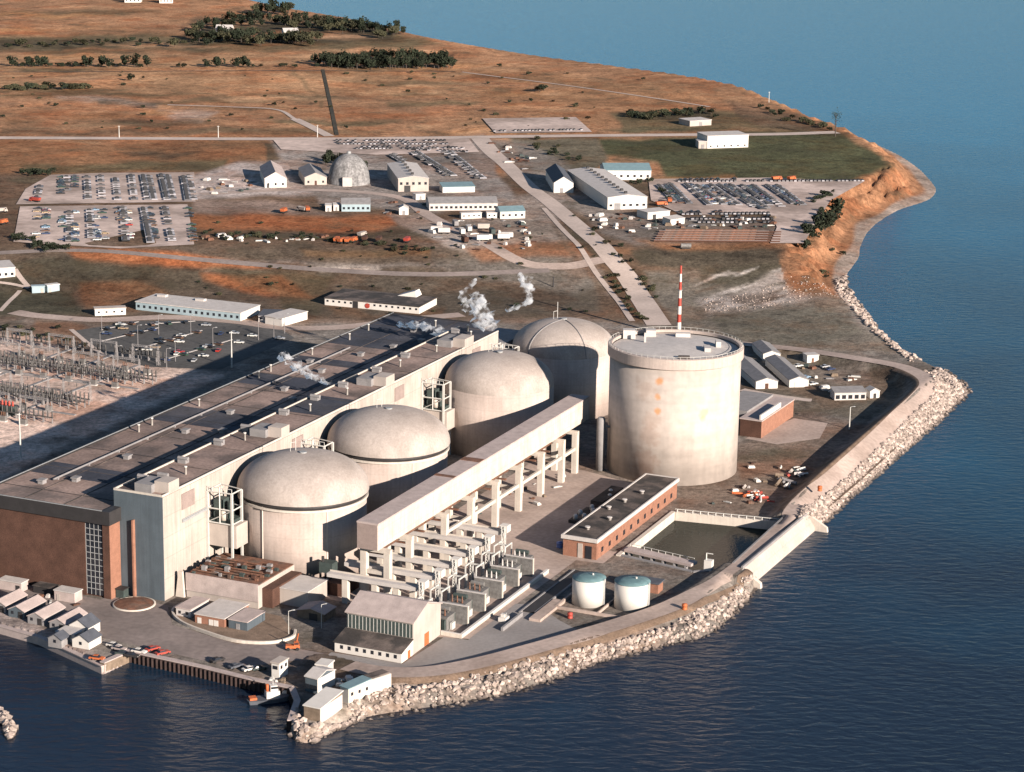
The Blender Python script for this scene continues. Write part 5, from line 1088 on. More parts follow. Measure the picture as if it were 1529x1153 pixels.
row([(1244, 300), (1226, 325), (1208, 352), (1202, 364)], 30, BM_[:1]+TM[:1], 'bluff_bush', 'dark bush along the top of the orange bluff', 'bush', 'bushes on top of the bluff', .8, 1.4, 5, 2.5)
row([(1210, 300), (1244, 290)], 9, BM_[:1], 'bluff_bush', 'dark bush along the top of the orange bluff', 'bush', 'bushes on top of the bluff', .8, 1.3, 4, 2)
row([(1225, 400), (1260, 350), (1320, 300), (1385, 280)], 22, BM_, 'slope_bush', 'bush growing on the face of the orange bluff', 'bush', 'bushes on the bluff face', .5, .9, 8, 8)
row([(900, 262), (975, 272), (1000, 300)], 14, BM_[:1], 'yard_bush', 'dark bush between the warehouse and the right hand car lot', 'bush', 'bushes beside the warehouse', .7, 1.2, 4, 4)
row([(480, 244), (540, 254)], 10, TM[:1], 'yard_tree', 'dark tree behind the grey storage dome', 'tree', 'trees behind the storage dome', .7, 1.2, 5, 3)
row([(310, 352), (450, 354), (600, 372), (650, 376)], 40, BM_, 'ditch_bush', 'dark bush along the ditch below the orange field', 'bush', 'bushes along the ditch', .5, 1, 6, 2)
row([(905, 410), (940, 460), (965, 482)], 18, BM_, 'ditch_bush', 'dark bush in the ditch left of the access road', 'bush', 'bushes left of the access road', .5, .9, 3, 3)
row([(884, 340), (934, 392), (985, 450)], 16, BM_, 'verge_bush', 'dark bush on the right verge of the access road', 'bush', 'bushes right of the access road', .5, .9, 4, 3)
row([(800, 220), (860, 240)], 12, BM_, 'yard_bush', 'dark bush in the rough ground right of the top car lot', 'bush', 'bushes in the rough ground', .7, 1.3, 14, 6)
row([(30, 262), (80, 258)], 10, BM_[:1], 'lot_bush', 'dark bush at the upper left corner of the left lots', 'bush', 'bushes left of the lots', .9, 1.4, 6, 2)
row([(20, 355), (70, 372), (100, 374)], 14, BM_[:1], 'lot_bush', 'dark bush at the lower left corner of the left lots', 'bush', 'bushes below the lots', .8, 1.3, 6, 3)
row([(-5, 492), (60, 500), (130, 510)], 12, BM_, 'yard_bush', 'dark bush in the rough corner above the switchyard', 'bush', 'bushes above the switchyard', .6, 1.1, 8, 5)
rs_ = random.Random(9)
for k in range(70):
    px = rs_.uniform(0, 900); py = rs_.uniform(108, 196)
    x, y, z = GB(px, py); plant(rs_.choice(BM_), 'field_shrub', x, y, rs_.uniform(.35, .9), 'small dark shrub dotted over the open orange fields', 'bush', 'shrubs dotted over the fields')
for k in range(60):
    px = rs_.uniform(290, 900); py = rs_.uniform(320, 470)
    x, y, z = GB(px, py); plant(rs_.choice(BM_), 'field_shrub', x, y, rs_.uniform(.3, .7), 'small shrub in the rough ground between the hall and the yards', 'bush', 'shrubs in the rough ground')
# tall bare tree on the shore
x, y, z = GB(1247, 204); q = thing('bare_tree', 'tall spindly tree alone on the far shore', 'tree', (x, y, z))
b = MB(); b.tube((0, 0, -.5), (0, 0, 17), .5, 8, .2); rr = random.Random(3)
for k in range(14):
    a = rr.uniform(0, 6.28); zz = rr.uniform(8, 16); L = rr.uniform(1.5, 3.5); b.tube((0, 0, zz), (L*math.cos(a), L*math.sin(a), zz+rr.uniform(1, 3)), .14, 4, .05)
b.build('trunk', 'bark', q)
b = MB()
for k in range(110):
    c = Vector((rr.gauss(0, 1.7), rr.gauss(0, 1.7), rr.gauss(16.5, 2.2))); s = rr.uniform(.25, .55); u_ = Vector((rr.gauss(0, 1), rr.gauss(0, 1), rr.gauss(0, 1))).normalized(); v_ = u_.orthogonal().normalized(); b.add([c+u_*s, c+v_*s, c-u_*s, c-v_*s], [(0, 1, 2, 3)])
b.build('crown', 'leafd', q)
# ================================================================== vehicles
def car_mesh():
    b = MB(); L, W = 4.9, 1.85
    def ring(sec, mat): pass
    prof = [(-L/2, .35), (-L/2, .85), (-L/2+.1, .98), (-.95, 1.02), (1.35, .98), (L/2-.05, .82), (L/2, .4)]
    n = len(prof); w = W/2
    b.k = 0; b.add([(x, -w, z) for x, z in prof]+[(x, w, z) for x, z in prof], [tuple(range(n)), tuple(range(2*n-1, n-1, -1))]+[(i, n+i, n+(i+1) % n, (i+1) % n) for i in range(n)])
    c = [(-1.75, 1.0), (-1.15, 1.48), (.25, 1.50), (1.05, .99)]
    w1, w2 = w-.06, w-.28
    b.k = 1; b.add([(c[0][0], -w1, c[0][1]), (c[1][0], -w2, c[1][1]), (c[2][0], -w2, c[2][1]), (c[3][0], -w1, c[3][1]), (c[0][0], w1, c[0][1]), (c[1][0], w2, c[1][1]), (c[2][0], w2, c[2][1]), (c[3][0], w1, c[3][1])],
                   [(0, 1, 2, 3), (7, 6, 5, 4), (0, 4, 5, 1), (2, 6, 7, 3)])
    b.k = 0; b.box(-1.2, .3, -w2-.02, w2+.02, 1.47, 1.54)
    b.k = 2
    for x in (-1.45, 1.5):
        for s in (-1, 1): b.tube((x, s*(w-.18), .33), (x, s*(w+.02), .33), .34, 10)
    return b.mesh('car', ['car', 'glass', 'black'])
CARM = car_mesh(); NCAR = [0]
CC = [('white', (.62, .60, .55), 5), ('black', (.015, .015, .017), 5), ('dark blue', (.03, .045, .10), 4), ('red', (.36, .035, .025), 3), ('dark green', (.03, .06, .04), 3), ('tan', (.36, .26, .16), 3), ('silver', (.36, .36, .36), 3), ('brown', (.12, .065, .04), 3), ('pale blue', (.22, .32, .42), 2)]
CCL = [c for c in CC for _ in range(c[2])]
def car(x, y, rz, where, group, pick=None, z=None):
    nm, col, _ = pick or R.choice(CCL); o = bpy.data.objects.new('parked_car', CARM); COL.objects.link(o); NCAR[0] += 1
    o.location = (x, y, float(base_h(x, y))+.08 if z is None else z); o.rotation_euler = (0, 0, rz); o.color = (*col, 1)
    return tag(o, f'{nm} car {where}', 'car', group)
FARROWS = []
def car_row(p0, p1, where, group, step=2.8, fill=.9, dark=False, ang=math.pi/2):
    if max(p0[1], p1[1]) < 266 or group.startswith(('cars in the fan', 'cars parked in the top')) or (p0[0] in (282, 250, 222) and p0[1] < 270): FARROWS.append((p0, p1, step, fill)); return
    a = Vector(GB(*p0)); b_ = Vector(GB(*p1)); d = (b_-a); L = d.to_2d().length; n = int(L/step); th = math.atan2(d.y, d.x)+ang
    pool = [c for c in CCL if c[0] in ('black', 'dark green', 'brown')] if dark else CCL
    for k in range(n):
        if R.random() > fill: continue
        p = a+d*((k+.5)/n); car(p.x+R.gauss(0, .25), p.y+R.gauss(0, .25), th+R.gauss(0, .03)+(math.pi if R.random() < .3 else 0), where, group, R.choice(pool))
gL = 'cars parked in the left gravel lots'
for p0, p1, f, dk_, wh in [((92, 264), (92, 292), .55, True, 'in the first column of the upper left lot'), ((112, 264), (112, 284), .6, True, 'in the second column of the upper left lot'),
                     ((222, 263), (230, 300), .85, True, 'in the third column of the upper left lot'), ((250, 262), (259, 300), .9, True, 'in the fourth column of the upper left lot'), ((282, 264), (290, 301), .6, True, 'in the fifth column of the upper left lot'),
                     ((56, 312), (54, 356), .3, False, 'in the first column of the lower left lot'), ((70, 312), (68, 356), .3, False, 'in the second column of the lower left lot'), ((94, 312), (94, 360), .25, False, 'in the third column of the lower left lot'),
                     ((112, 314), (113, 362), .4, False, 'in the fourth column of the lower left lot'), ((142, 314), (146, 362), .3, False, 'in the fifth column of the lower left lot'), ((154, 314), (158, 362), .2, False, 'in the sixth column of the lower left lot'),
                     ((176, 310), (182, 334), .5, False, 'in the seventh column of the lower left lot'), ((190, 310), (194, 362), .3, False, 'in the eighth column of the lower left lot'), ((222, 310), (234, 364), .45, True, 'in the ninth column of the lower left lot'),
                     ((282, 312), (290, 362), .35, True, 'along the right edge of the lower left lot')]:
    car_row(p0, p1, 'parked '+wh, gL, 3.3, f, dk_)
gR = 'cars parked in the right hand gravel lot'
for i, (p0, p1, f) in enumerate([((992, 278), (1018, 305), .8), ((1030, 276), (1068, 306), .6), ((1046, 276), (1096, 308), .5), ((1082, 277), (1140, 314), .9), ((1116, 278), (1160, 310), .7), ((1152, 278), (1196, 308), .8)]):
    car_row(p0, p1, 'parked in the '+['first', 'second', 'third', 'fourth', 'fifth', 'sixth'][i]+' slanting row of the right hand lot', gR, 3.3, f, i in (0, 3))
car_row((1012, 270), (1100, 268), 'parked along the far edge of the right hand lot', gR, 3.6, .5, True)
car_row((1012, 318), (1080, 317), 'parked along the near edge of the right hand lot', gR, 3.4, .6, True); car_row((1080, 324), (1160, 324), 'parked in the nearest row of the right hand lot', gR, 3.6, .45)
gT = 'cars parked in the top car lot'
for p0, p1, f, wh in [((500, 214), (620, 213), .5, 'far row of the top lot'), ((540, 220), (660, 219), .5, 'middle row of the top lot'), ((640, 218), (700, 224), .35, 'right end of the top lot')]:
    car_row(p0, p1, 'parked in the '+wh, gT, 3.6, f, True)
gF = 'cars in the fan of rows behind the workshop'
for i, (p0, p1, f) in enumerate([((614, 228), (670, 264), .5), ((664, 228), (714, 268), .5), ((583, 229), (604, 240), .6)]): car_row(p0, p1, 'parked in the '+['long left', 'long right', 'short left'][i]+' row behind the workshop', gF, 3.8, f, True)
gN = 'cars in the dark lot beside the blue offices'
for px, py, c in [(220, 524, 'white'), (232, 520, 'tan'), (264, 530, 'white'), (268, 527, 'red'), (304, 533, 'white'), (290, 540, 'silver'), (326, 525, 'red'), (357, 513, 'white'), (377, 503, 'white'), (268, 512, 'white'), (271, 503, 'white'), (308, 487, 'silver'), (310, 519, 'silver'), (180, 486, 'white'), (184, 492, 'tan'), (235, 485, 'silver'), (350, 499, 'silver'), (160, 500, 'dark blue'), (205, 498, 'black'), (240, 508, 'black'), (330, 500, 'dark blue'), (418, 507, 'silver')]:
    x, y = G(px, py); car(x, y, -AL+R.choice([0, 1.57])+.3, f'in the dark lot beside the blue offices', gN, [k for k in CC if k[0] == c][0], .1)
for p0, p1 in [((150, 495), (205, 483)), ((150, 512), (235, 492)), ((190, 528), (300, 496)), ((240, 541), (345, 510)), ((215, 487), (290, 482))]:
    a_ = Vector((*G(*p0), 0)); b_ = Vector((*G(*p1), 0)); n_ = int((b_-a_).length/6.5); th_ = math.atan2((b_-a_).y, (b_-a_).x)+1.57
    for k in range(n_):
        if R.random() < .62: q_ = a_+(b_-a_)*((k+.5)/n_); car(q_.x, q_.y, th_, 'in a row of the dark lot beside the blue offices', gN, R.choice([c for c in CCL if c[0] in ('black', 'dark green', 'brown', 'dark blue')]), .1)
    m_ = MB(); wseg(m_, (a_+Vector((0, 3.4, 0))).to_2d(), (b_+Vector((0, 3.4, 0))).to_2d(), .9, .0, .22); struct(m_.build('kerb_strip', 'lroof'))
gB = 'cars in the basin right of the tall drum'
for px, py, c, wh in [(1192, 548, 'white', 'behind the middle site hut'), (1203, 565, 'pale blue', 'between the middle hut and the cabin'), (1214, 575, 'white', 'nearest the shore end of the huts'), (1240, 553, 'dark blue', 'alone on the pale ground of the basin'), (1232, 549, 'silver', 'beside the pale ground of the basin')]:
    x, y = G(px, py); car(x, y, .6, 'parked '+wh, gB, [k for k in CC if k[0] == c][0], .06)
# the densest far rows, past what can be counted
b = MB()
def far_row(p0, p1, step=2.7, fill=.92):
    a = Vector(GB(*p0)); c = Vector(GB(*p1)); d = c-a; n = int(d.to_2d().length/step); th = math.atan2(d.y, d.x)+math.pi/2; ct, st = math.cos(th), math.sin(th)
    for k in range(n):
        if R.random() > fill: continue
        p = a+d*((k+.5)/n); z = float(base_h(p.x, p.y))+.3
        def tr(x, y, zz): return (p.x+x*ct-y*st, p.y+x*st+y*ct, z+zz)
        b.k = 0; b.add([tr(*q) for q in [(-2.4, -.9, .2), (2.4, -.9, .2), (2.4, .9, .2), (-2.4, .9, .2), (-2.3, -.88, .95), (2.25, -.88, .85), (2.25, .88, .85), (-2.3, .88, .95)]], [(3, 2, 1, 0), (4, 5, 6, 7), (0, 1, 5, 4), (1, 2, 6, 5), (2, 3, 7, 6), (3, 0, 4, 7)])
        b.k = 1; b.add([tr(*q) for q in [(-1.7, -.84, .93), (1.0, -.84, .88), (1.0, .84, .88), (-1.7, .84, .93), (-1.1, -.64, 1.45), (.3, -.64, 1.45), (.3, .64, 1.45), (-1.1, .64, 1.45)]], [(4, 5, 6, 7), (0, 1, 5, 4), (1, 2, 6, 5), (2, 3, 7, 6), (3, 0, 4, 7)])
for p0, p1 in [((214, 263), (221, 300)), ((241, 262), (250, 300)), ((274, 264), (281, 301)), ((214, 311), (225, 364)), ((130, 264), (132, 300)), ((150, 263), (153, 300)), ((172, 263), (176, 300)), ((196, 263), (201, 300)), ((60, 278), (54, 302)), ((246, 311), (258, 364)), ((100, 264), (101, 286)), ((104, 314), (104, 362)), ((134, 314), (137, 362)), ((184, 311), (188, 362)),
               ((500, 211), (672, 211)), ((505, 216), (670, 216)), ((530, 223), (690, 222)), ((610, 224), (700, 228)), ((672, 228), (722, 268)), ((622, 228), (678, 264)), ((584, 233), (610, 248)), ((640, 240), (668, 260)),
               ((984, 278), (1008, 303)), ((1000, 276), (1030, 306)), ((1024, 276), (1060, 308)), ((1038, 276), (1082, 307)), ((1060, 276), (1104, 308)), ((1074, 277), (1130, 312)), ((1090, 277), (1148, 314)), ((1108, 278), (1150, 308)), ((1124, 278), (1168, 310)), ((1145, 278), (1186, 306)), ((1160, 278), (1200, 308)),
               ((1010, 272), (1290, 271)), ((1016, 321), (1150, 320)), ((1030, 328), (1155, 328)), ((1040, 333), (1158, 333)), ((735, 197), (870, 195))]:
    far_row(p0, p1, 2.7, .86 if p0[0] > 262 or p0[0] in (214, 241, 274) else .5)
for a_ in FARROWS: far_row(*a_)
M['farcar'] = pm('far_car_paint', (.11, .105, .11), .1, 1, .4, 3, .05); per_island(M['farcar'], .12, 3.2)
tag(b.build('distant_parked_cars', ['farcar', 'fascia']), 'dense far rows of parked cars packed into the gravel lots', 'cars', None, 'stuff')
# near cars with parts: on the quay
def near_car(px, py, rz, col, label, group, z=.1):
    x, y = G(px, py, z); t = thing('quay_car', label, 'car', (x, y, z), rz, group); L, W = 4.9, 1.85; w = W/2
    pm_ = {'white': 'whitep', 'black': 'fascia', 'red': 'red', 'orange': 'orange', 'blue': 'droof', 'green': 'green', 'tan': 'roofp'}[col]
    prof = [(-L/2, .35), (-L/2, .8), (-L/2+.12, .96), (-1.0, 1.0), (1.3, .96), (L/2-.1, .82), (L/2, .4)]; n = 7
    MB().add([(a, -w, c) for a, c in prof]+[(a, w, c) for a, c in prof], [tuple(range(n)), tuple(range(2*n-1, n-1, -1))]+[(i, n+i, n+(i+1) % n, (i+1) % n) for i in range(n)]).build('body', pm_, t)
    MB().hexa([(-1.75, -.86, .98), (1.05, -.86, .98), (1.05, .86, .98), (-1.75, .86, .98)], [(-1.15, -.66, 1.46), (.3, -.66, 1.46), (.3, .66, 1.46), (-1.15, .66, 1.46)]).build('cabin_glass', 'glass', t)
    MB().hexa([(-1.2, -.68, 1.46), (.35, -.68, 1.46), (.35, .68, 1.46), (-1.2, .68, 1.46)], [(-1.1, -.6, 1.54), (.25, -.6, 1.54), (.25, .6, 1.54), (-1.1, .6, 1.54)]).build('roof', pm_, t)
    for a in (-1.45, 1.5):
        for s in (-1, 1): MB().tube((a, s*(w-.2), .33), (a, s*(w+.02), .33), .34, 10).build('wheel', 'black', t)
    for s in (-.6, .6): MB().box(L/2-.06, L/2+.02, s-.15, s+.15, .6, .74).build('headlight', 'lroof', t)
gq = 'vehicles parked on the quay'
a0 = 1.16
for px, py, c, lab, da in [(170, 966, 'white', 'white car beside the dock huts, rear of a pair', 0), (178, 971, 'tan', 'tan car beside the dock huts, front of a pair', 0), (184, 978, 'green', 'dark green car in the cluster by the dock corner', .2), (197, 981, 'black', 'black car in the cluster by the dock corner', .1), (208, 975, 'white', 'white car right of the black car on the quay', .1),
                       (228, 971, 'red', 'red car at the quay edge, left of the two red ones', 1.2), (243, 977, 'red', 'red car at the quay edge, right of the two red ones', 1.1), (325, 988, 'black', 'black car on the quay, left of the three toward the tip', 1.2), (352, 997, 'blue', 'dark blue car on the quay, middle of the three toward the tip', 1.2), (373, 1001, 'white', 'white car on the quay, right of the three toward the tip', 1.1),
                       (388, 1000, 'green', 'dark green car parked just left of the two storey cabin', .9), (145, 985, 'orange', 'orange car at the edge of the dock below the slate hut', .2)]:
    near_car(px, py, -AL+a0+da-1.2, c, lab, gq)
x, y = G(438, 970, .1); t = thing('tractor', 'orange tractor with a raised arm on the open asphalt', 'tractor', (x, y, .1), .1)
MB().box(-2.4, 2.0, -1, 1, .7, 1.6).box(.2, 1.8, -.9, .9, 1.6, 2.6).build('body', 'orange', t); MB().box(.3, 1.7, -.92, .92, 1.9, 2.5).build('window', 'glass', t); MB().bar((1.0, .3, 2.4), (1.6, .3, 5.2), .3).build('arm', 'orange', t)
for a in (-1.6, 1.3):
    for s in (-1, 1): MB().tube((a, s*.85, .5), (a, s*1.15, .5), .55, 12).build('wheel', 'black', t)
# trucks and plant machines in the middle yard
def truck(px, py, rz, label, colm, name='dump_truck', cat='truck', group=None, z=None, s=1.0):
    x, y, zz = GB(px, py); t = thing(name, label, cat, (x, y, zz+.1), rz, group); t.scale = (s, s, s)
    MB().hexa([(-3.6, -1.2, 1.3), (.9, -1.2, 1.3), (.9, 1.2, 1.3), (-3.6, 1.2, 1.3)], [(-4.2, -1.35, 3.0), (1.3, -1.35, 3.0), (1.3, 1.35, 3.0), (-4.2, 1.35, 3.0)]).build('tipper_body', colm, t)
    MB().hexa([(1.6, -1.15, .8), (3.9, -1.15, .8), (3.9, 1.15, .8), (1.6, 1.15, .8)], [(1.6, -1.05, 3.0), (3.1, -1.05, 3.0), (3.1, 1.05, 3.0), (1.6, 1.05, 3.0)]).build('cab', colm, t); MB().box(-3.6, 3.6, -.5, .5, .7, 1.3).build('chassis', 'fascia', t)
    MB().box(2.0, 2.9, -1.13, 1.13, 2.0, 2.8).build('window', 'glass', t)
    for a in (-2.8, -1.5, 2.7):
        for sd in (-1, 1): MB().tube((a, sd*.85, .55), (a, sd*1.2, .55), .55, 10).build('wheel', 'black', t)
gt = 'trucks lined up below the orange field'
for i, (px, py, cm) in enumerate([(503, 362, 'orange'), (511, 363, 'orange'), (519, 363, 'orange'), (528, 362, 'orange'), (545, 360, 'brick'), (566, 361, 'brick'), (608, 362, 'red'), (541, 354, 'white')]):
    truck(px, py, R.uniform(.9, 1.5), ['orange dump truck, first from the left of the line below the orange field', 'orange dump truck, second from the left of the line below the orange field', 'orange dump truck, third from the left of the line below the orange field', 'orange dump truck, fourth from the left of the line below the orange field', 'brown truck right of the four orange dump trucks', 'brown truck halfway to the red truck in the yard', 'dark red truck at the right end of the truck line', 'white truck behind the line of orange dump trucks'][i], cm, group=gt)
for px, py, cm, lab in [(424, 318, 'orange', 'orange truck alone at the far side of the orange field'), (459, 316, 'orange', 'orange loader left of the white cabins'), (450, 316, 'white', 'white truck beside the orange loader by the cabins'), (5, 335, 'orange', 'big orange truck at the left edge beside the lots'), (52, 302, 'red', 'red truck at the left end between the two lots'), (2, 318, 'white', 'white truck at the left edge beside the big orange one'),
                    (1000, 303, 'orange', 'orange truck near the warehouse in the right lot'), (988, 308, 'orange', 'orange machine left of the orange truck in the right lot'), (1160, 270, 'orange', 'orange machine on the far edge of the right lot, left one'), (1182, 270, 'orange', 'orange machine on the far edge of the right lot, right one'), (1207, 342, 'tan_', 'tan truck alone on the gravel by the bluff bushes')]:
    truck(px, py, R.uniform(0, 3), lab, 'roofp' if cm == 'tan_' else cm)
gs = 'supply trailers in the middle gravel yard'
for i, (px, py, c) in enumerate([(652, 347, 'whitep'), (663, 349, 'lroof'), (690, 350, 'whitep'), (700, 346, 'lroof'), (721, 360, 'whitep'), (726, 359, 'whitep'), (752, 358, 'whitep'), (757, 356, 'whitep'), (722, 343, 'white'), (694, 362, 'brick'), (735, 350, 'green'), (680, 338, 'groof')]):
    x, y, z = GB(px, py); q = thing('box_trailer', ['white', 'pale grey', 'white', 'pale grey', 'white', 'white', 'white', 'white', 'white', 'brown', 'green', 'grey'][i]+' box trailer '+['at the left end of the middle gravel yard', 'second from the left in the gravel yard', 'in the centre of the gravel yard', 'behind the centre of the gravel yard', 'left of a close pair in the gravel yard', 'right of a close pair in the gravel yard', 'left of the right hand pair in the gravel yard', 'right of the right hand pair in the gravel yard', 'at the back of the gravel yard', 'at the front of the gravel yard', 'between the two pairs in the gravel yard', 'farthest back in the gravel yard'][i], 'trailer', (x, y, z+.1), R.choice([1.9, 1.8, .1]), gs)
    MB().box(-3.5, 3.5, -1.25, 1.25, .9, 3.5).build('box', c, q)
    for a in (-2.2, -1, 2.6): MB().tube((a, -1.2, .45), (a, 1.2, .45), .45, 8).build('wheelset', 'black', q)
    MB().box(3.5, 4.6, -.3, .3, .6, .9).build('drawbar', 'fascia', q)
q = None
for i in range(5):
    x0, y0, z0 = GB(984-i*2, 347+i*3.4); x1, y1, z1 = GB(1166-i*.5, 347.5+i*3.6); L = math.hypot(x1-x0, y1-y0)
    t = thing('pipe_stack', ['farthest', 'second farthest', 'middle', 'second nearest', 'nearest'][i]+' long brown pipe stack lying below the right hand lot', 'pipe stack', (x0, y0, z0), math.atan2(y1-y0, x1-x0), 'long pipe stacks below the right hand lot')
    for j, yy in enumerate((-.9, 0, .9)): MB().tube((0, yy, .55), (L*(1-.1*j), yy, .55), .5, 8).build('pipe', 'brick' if j != 1 else 'roofp', t)
    MB().tube((4, .45, 1.35), (L*.8, .45, 1.35), .5, 8).build('pipe', 'rust', t)
for px, py, c, lab in [(1012, 352, 'whitep', 'small grey green tank trailer at the left end of the pipe stacks'),]:
    x, y, z = GB(1024, 372); q = thing('tank_trailer', lab, 'trailer', (x, y, z), .1); MB().tube((-3, 0, 2), (3, 0, 2), 1.3, 14).build('tank', 'equip', q); MB().box(-2.5, 2.5, -.8, .8, .3, .8).build('frame', 'fascia', q)
# heaps of scrap by the forebay
for px, py, cols, lab, nn in [(1125, 742, ['whitep', 'white', 'orange', 'red', 'lroof'], 'untidy heap of pale and orange timber by the foot of the shore road bank', 22), (1188, 706, ['whitep', 'red', 'lroof', 'white'], 'small heap of white and red drums beside the shore road bank', 12), (1172, 722, ['groof', 'lroof', 'wood'], 'grey timber stack between the two scrap heaps', 10)]:
    x, y = G(px, py); q = thing('scrap_heap', lab, 'heap', (x, y, 0), .3); rr = random.Random(px)
    for k in range(nn):
        c = Vector((rr.gauss(0, 2.6), rr.gauss(0, 3.4), rr.uniform(.2, 1.2))); a = rr.uniform(0, 3.1); L = rr.uniform(1, 3); d = Vector((math.cos(a), math.sin(a), rr.uniform(-.15, .15)))*L; MB().bar(c-d, c+d, rr.uniform(.5, 1.2)).build('timber', rr.choice(cols), q)
# yard clutter
CM = []
for k, (sx, sy, sz, mt) in enumerate([(1.2, 1.6, 1.4, 'wood'), (2.2, .9, .8, 'brick'), (1.0, 1.0, 1.8, 'lroof'), (2.6, 1.2, .6, 'groof'), (1.4, 1.4, 1.2, 'rust'), (3, .7, .7, 'steelw'), (1.5, 2.2, 1.6, 'whitep'), (1.3, 1.1, 1.3, 'green')]):
    m_ = MB(); m_.box(-sx, sx, -sy, sy, 0, sz*.55); m_.box(-sx*.9, sx*.5, -sy*.85, sy*.85, sz*.55, sz); m_.box(-sx*1.02, -sx*.8, -sy*1.03, sy*1.03, .02, sz*.62); CM.append(m_.mesh('crate_stack', mt))
def clutter(pts, n, label, group, big=1.0):
    P = np.array(pts, float); x0, y0 = P.min(0); x1, y1 = P.max(0); rr = random.Random(len(label)+n); c = 0
    while c < n:
        px, py = rr.uniform(x0, x1), rr.uniform(y0, y1)
        if not pip(P, [px], [py])[0]: continue
        c += 1; x, y, z = GB(px, py); o = bpy.data.objects.new('crate_stack', rr.choice(CM)); COL.objects.link(o); s = big*rr.uniform(.6, 1.3)
        o.location = (x, y, float(land_h(x, y))+.1); o.rotation_euler = (0, 0, rr.uniform(0, 3.1)); o.scale = (s, s, s); tag(o, label, 'crates', group)
clutter([(570, 300), (640, 300), (640, 318), (570, 322)], 10, 'stacked crates or materials lying left of the long grey shed', 'materials left of the long shed')
clutter([(640, 330), (790, 330), (810, 370), (690, 378), (645, 350)], 40, 'stacked crates or materials lying in the middle gravel yard', 'materials in the middle gravel yard')
clutter([(730, 212), (800, 222), (790, 262), (760, 250)], 22, 'stacked crates or materials lying beside the far end of the access road', 'materials beside the access road')
clutter([(870, 320), (960, 318), (1010, 330), (1000, 350), (890, 345)], 26, 'stacked crates or materials lying in front of the large warehouse', 'materials in front of the warehouse')
clutter([(1010, 326), (1160, 326), (1150, 342), (1010, 344)], 34, 'stacked crates or materials lying above the long pipe stacks', 'materials above the pipe stacks')
clutter([(300, 268), (390, 268), (390, 284), (300, 292)], 18, 'stacked crates or materials lying left of the pink roofed house', 'materials left of the pink roofed house')
clutter([(300, 352), (490, 352), (490, 362), (300, 362)], 26, 'dark stacked materials lying in a line below the orange field', 'materials below the orange field')
clutter([(1190, 540), (1290, 560), (1240, 590), (1200, 580)], 14, 'stacked crates or materials lying on the floor of the basin', 'materials in the basin', .8)
clutter([(1110, 690), (1200, 690), (1165, 750), (1060, 755)], 14, 'stacked crates or materials lying between the drum and the shore road', 'materials beside the tall drum', .6)
clutter([(640, 790), (800, 760), (860, 715), (880, 700), (770, 730), (690, 760)], 16, 'small crates lying on the yard beside the duct columns', 'crates beside the duct columns', .55)
clutter([(10, 895), (110, 885), (150, 900), (120, 905)], 8, 'small crates lying between the dock sheds and the brick wall', 'crates by the brick wall', .6)
clutter([(395, 1015), (432, 1016), (430, 1036), (400, 1030)], 8, 'small crates piled on the quay behind the tug', 'crates on the quay', .6)
clutter([(500, 1010), (540, 1012), (530, 1028), (500, 1026)], 8, 'small crates piled on the ground in the middle of the tip', 'crates on the tip', .6)
# drums
for i, (px, py, z, lab) in enumerate([(1022, 910, 2.4, 'orange drum on the shore road near the storage tanks'), (1224, 733, 4.6, 'orange drum on the shore road edge above the boulders'), (851, 923, .1, 'red drum standing on the grey apron')]):
    x, y = G(px, py, z); q = thing('marker_drum', lab, 'drum', (x, y, z)); MB().lathe([(.9, 0), (.95, .3), (.85, .4), (.85, 1.2), (.95, 1.3), (.9, 1.9)], 14).build('barrel', 'orange' if i < 2 else 'red', q); MB().lathe([(.8, 1.9), (.2, 2.05)], 14).build('lid', 'orange' if i < 2 else 'red', q)
# tug
x, y = G(404, 1047, WL); t = thing('tug', 'dark tug with white deckhouse and orange stern moored at the tip', 'tug', (x, y, WL), .35)
n = 14; hull = [(-7, 1.6), (-7.3, 0), (-7, -1.6), (-3, -2.3), (2, -2.3), (5, -1.6), (7.2, 0), (5, 1.6), (2, 2.3), (-3, 2.3)]
MB().add([(a*.93, c*.8, -.6) for a, c in hull]+[(a, c, 1.3+.05*max(a, 0)) for a, c in hull], [tuple(range(len(hull)-1, -1, -1)), tuple(range(len(hull), 2*len(hull)))]+[(i, (i+1) % 10, 10+(i+1) % 10, 10+i) for i in range(10)]).build('hull', 'droof', t)
w_ = MB().box(-1.5, 2.6, -1.4, 1.4, 1.3, 3.4).build('deckhouse', 'whitep', t); MB().box(-.2, 2.0, -1.1, 1.1, 3.4, 5.2).build('wheelhouse', 'whitep', t); MB().box(-.1, 2.05, -1.13, 1.13, 4.2, 4.9).build('window', 'glass', t)
MB().lathe([(.5, 3.4), (.45, 5.6)], 10, -1.0).build('funnel', 'orange', t); MB().box(-6.6, -4.4, -1.2, 1.2, 1.3, 2.0).build('stern_gear', 'orange', t); MB().tube((.8, 0, 5.2), (.8, 0, 8), .1).build('mast', 'steelw', t)

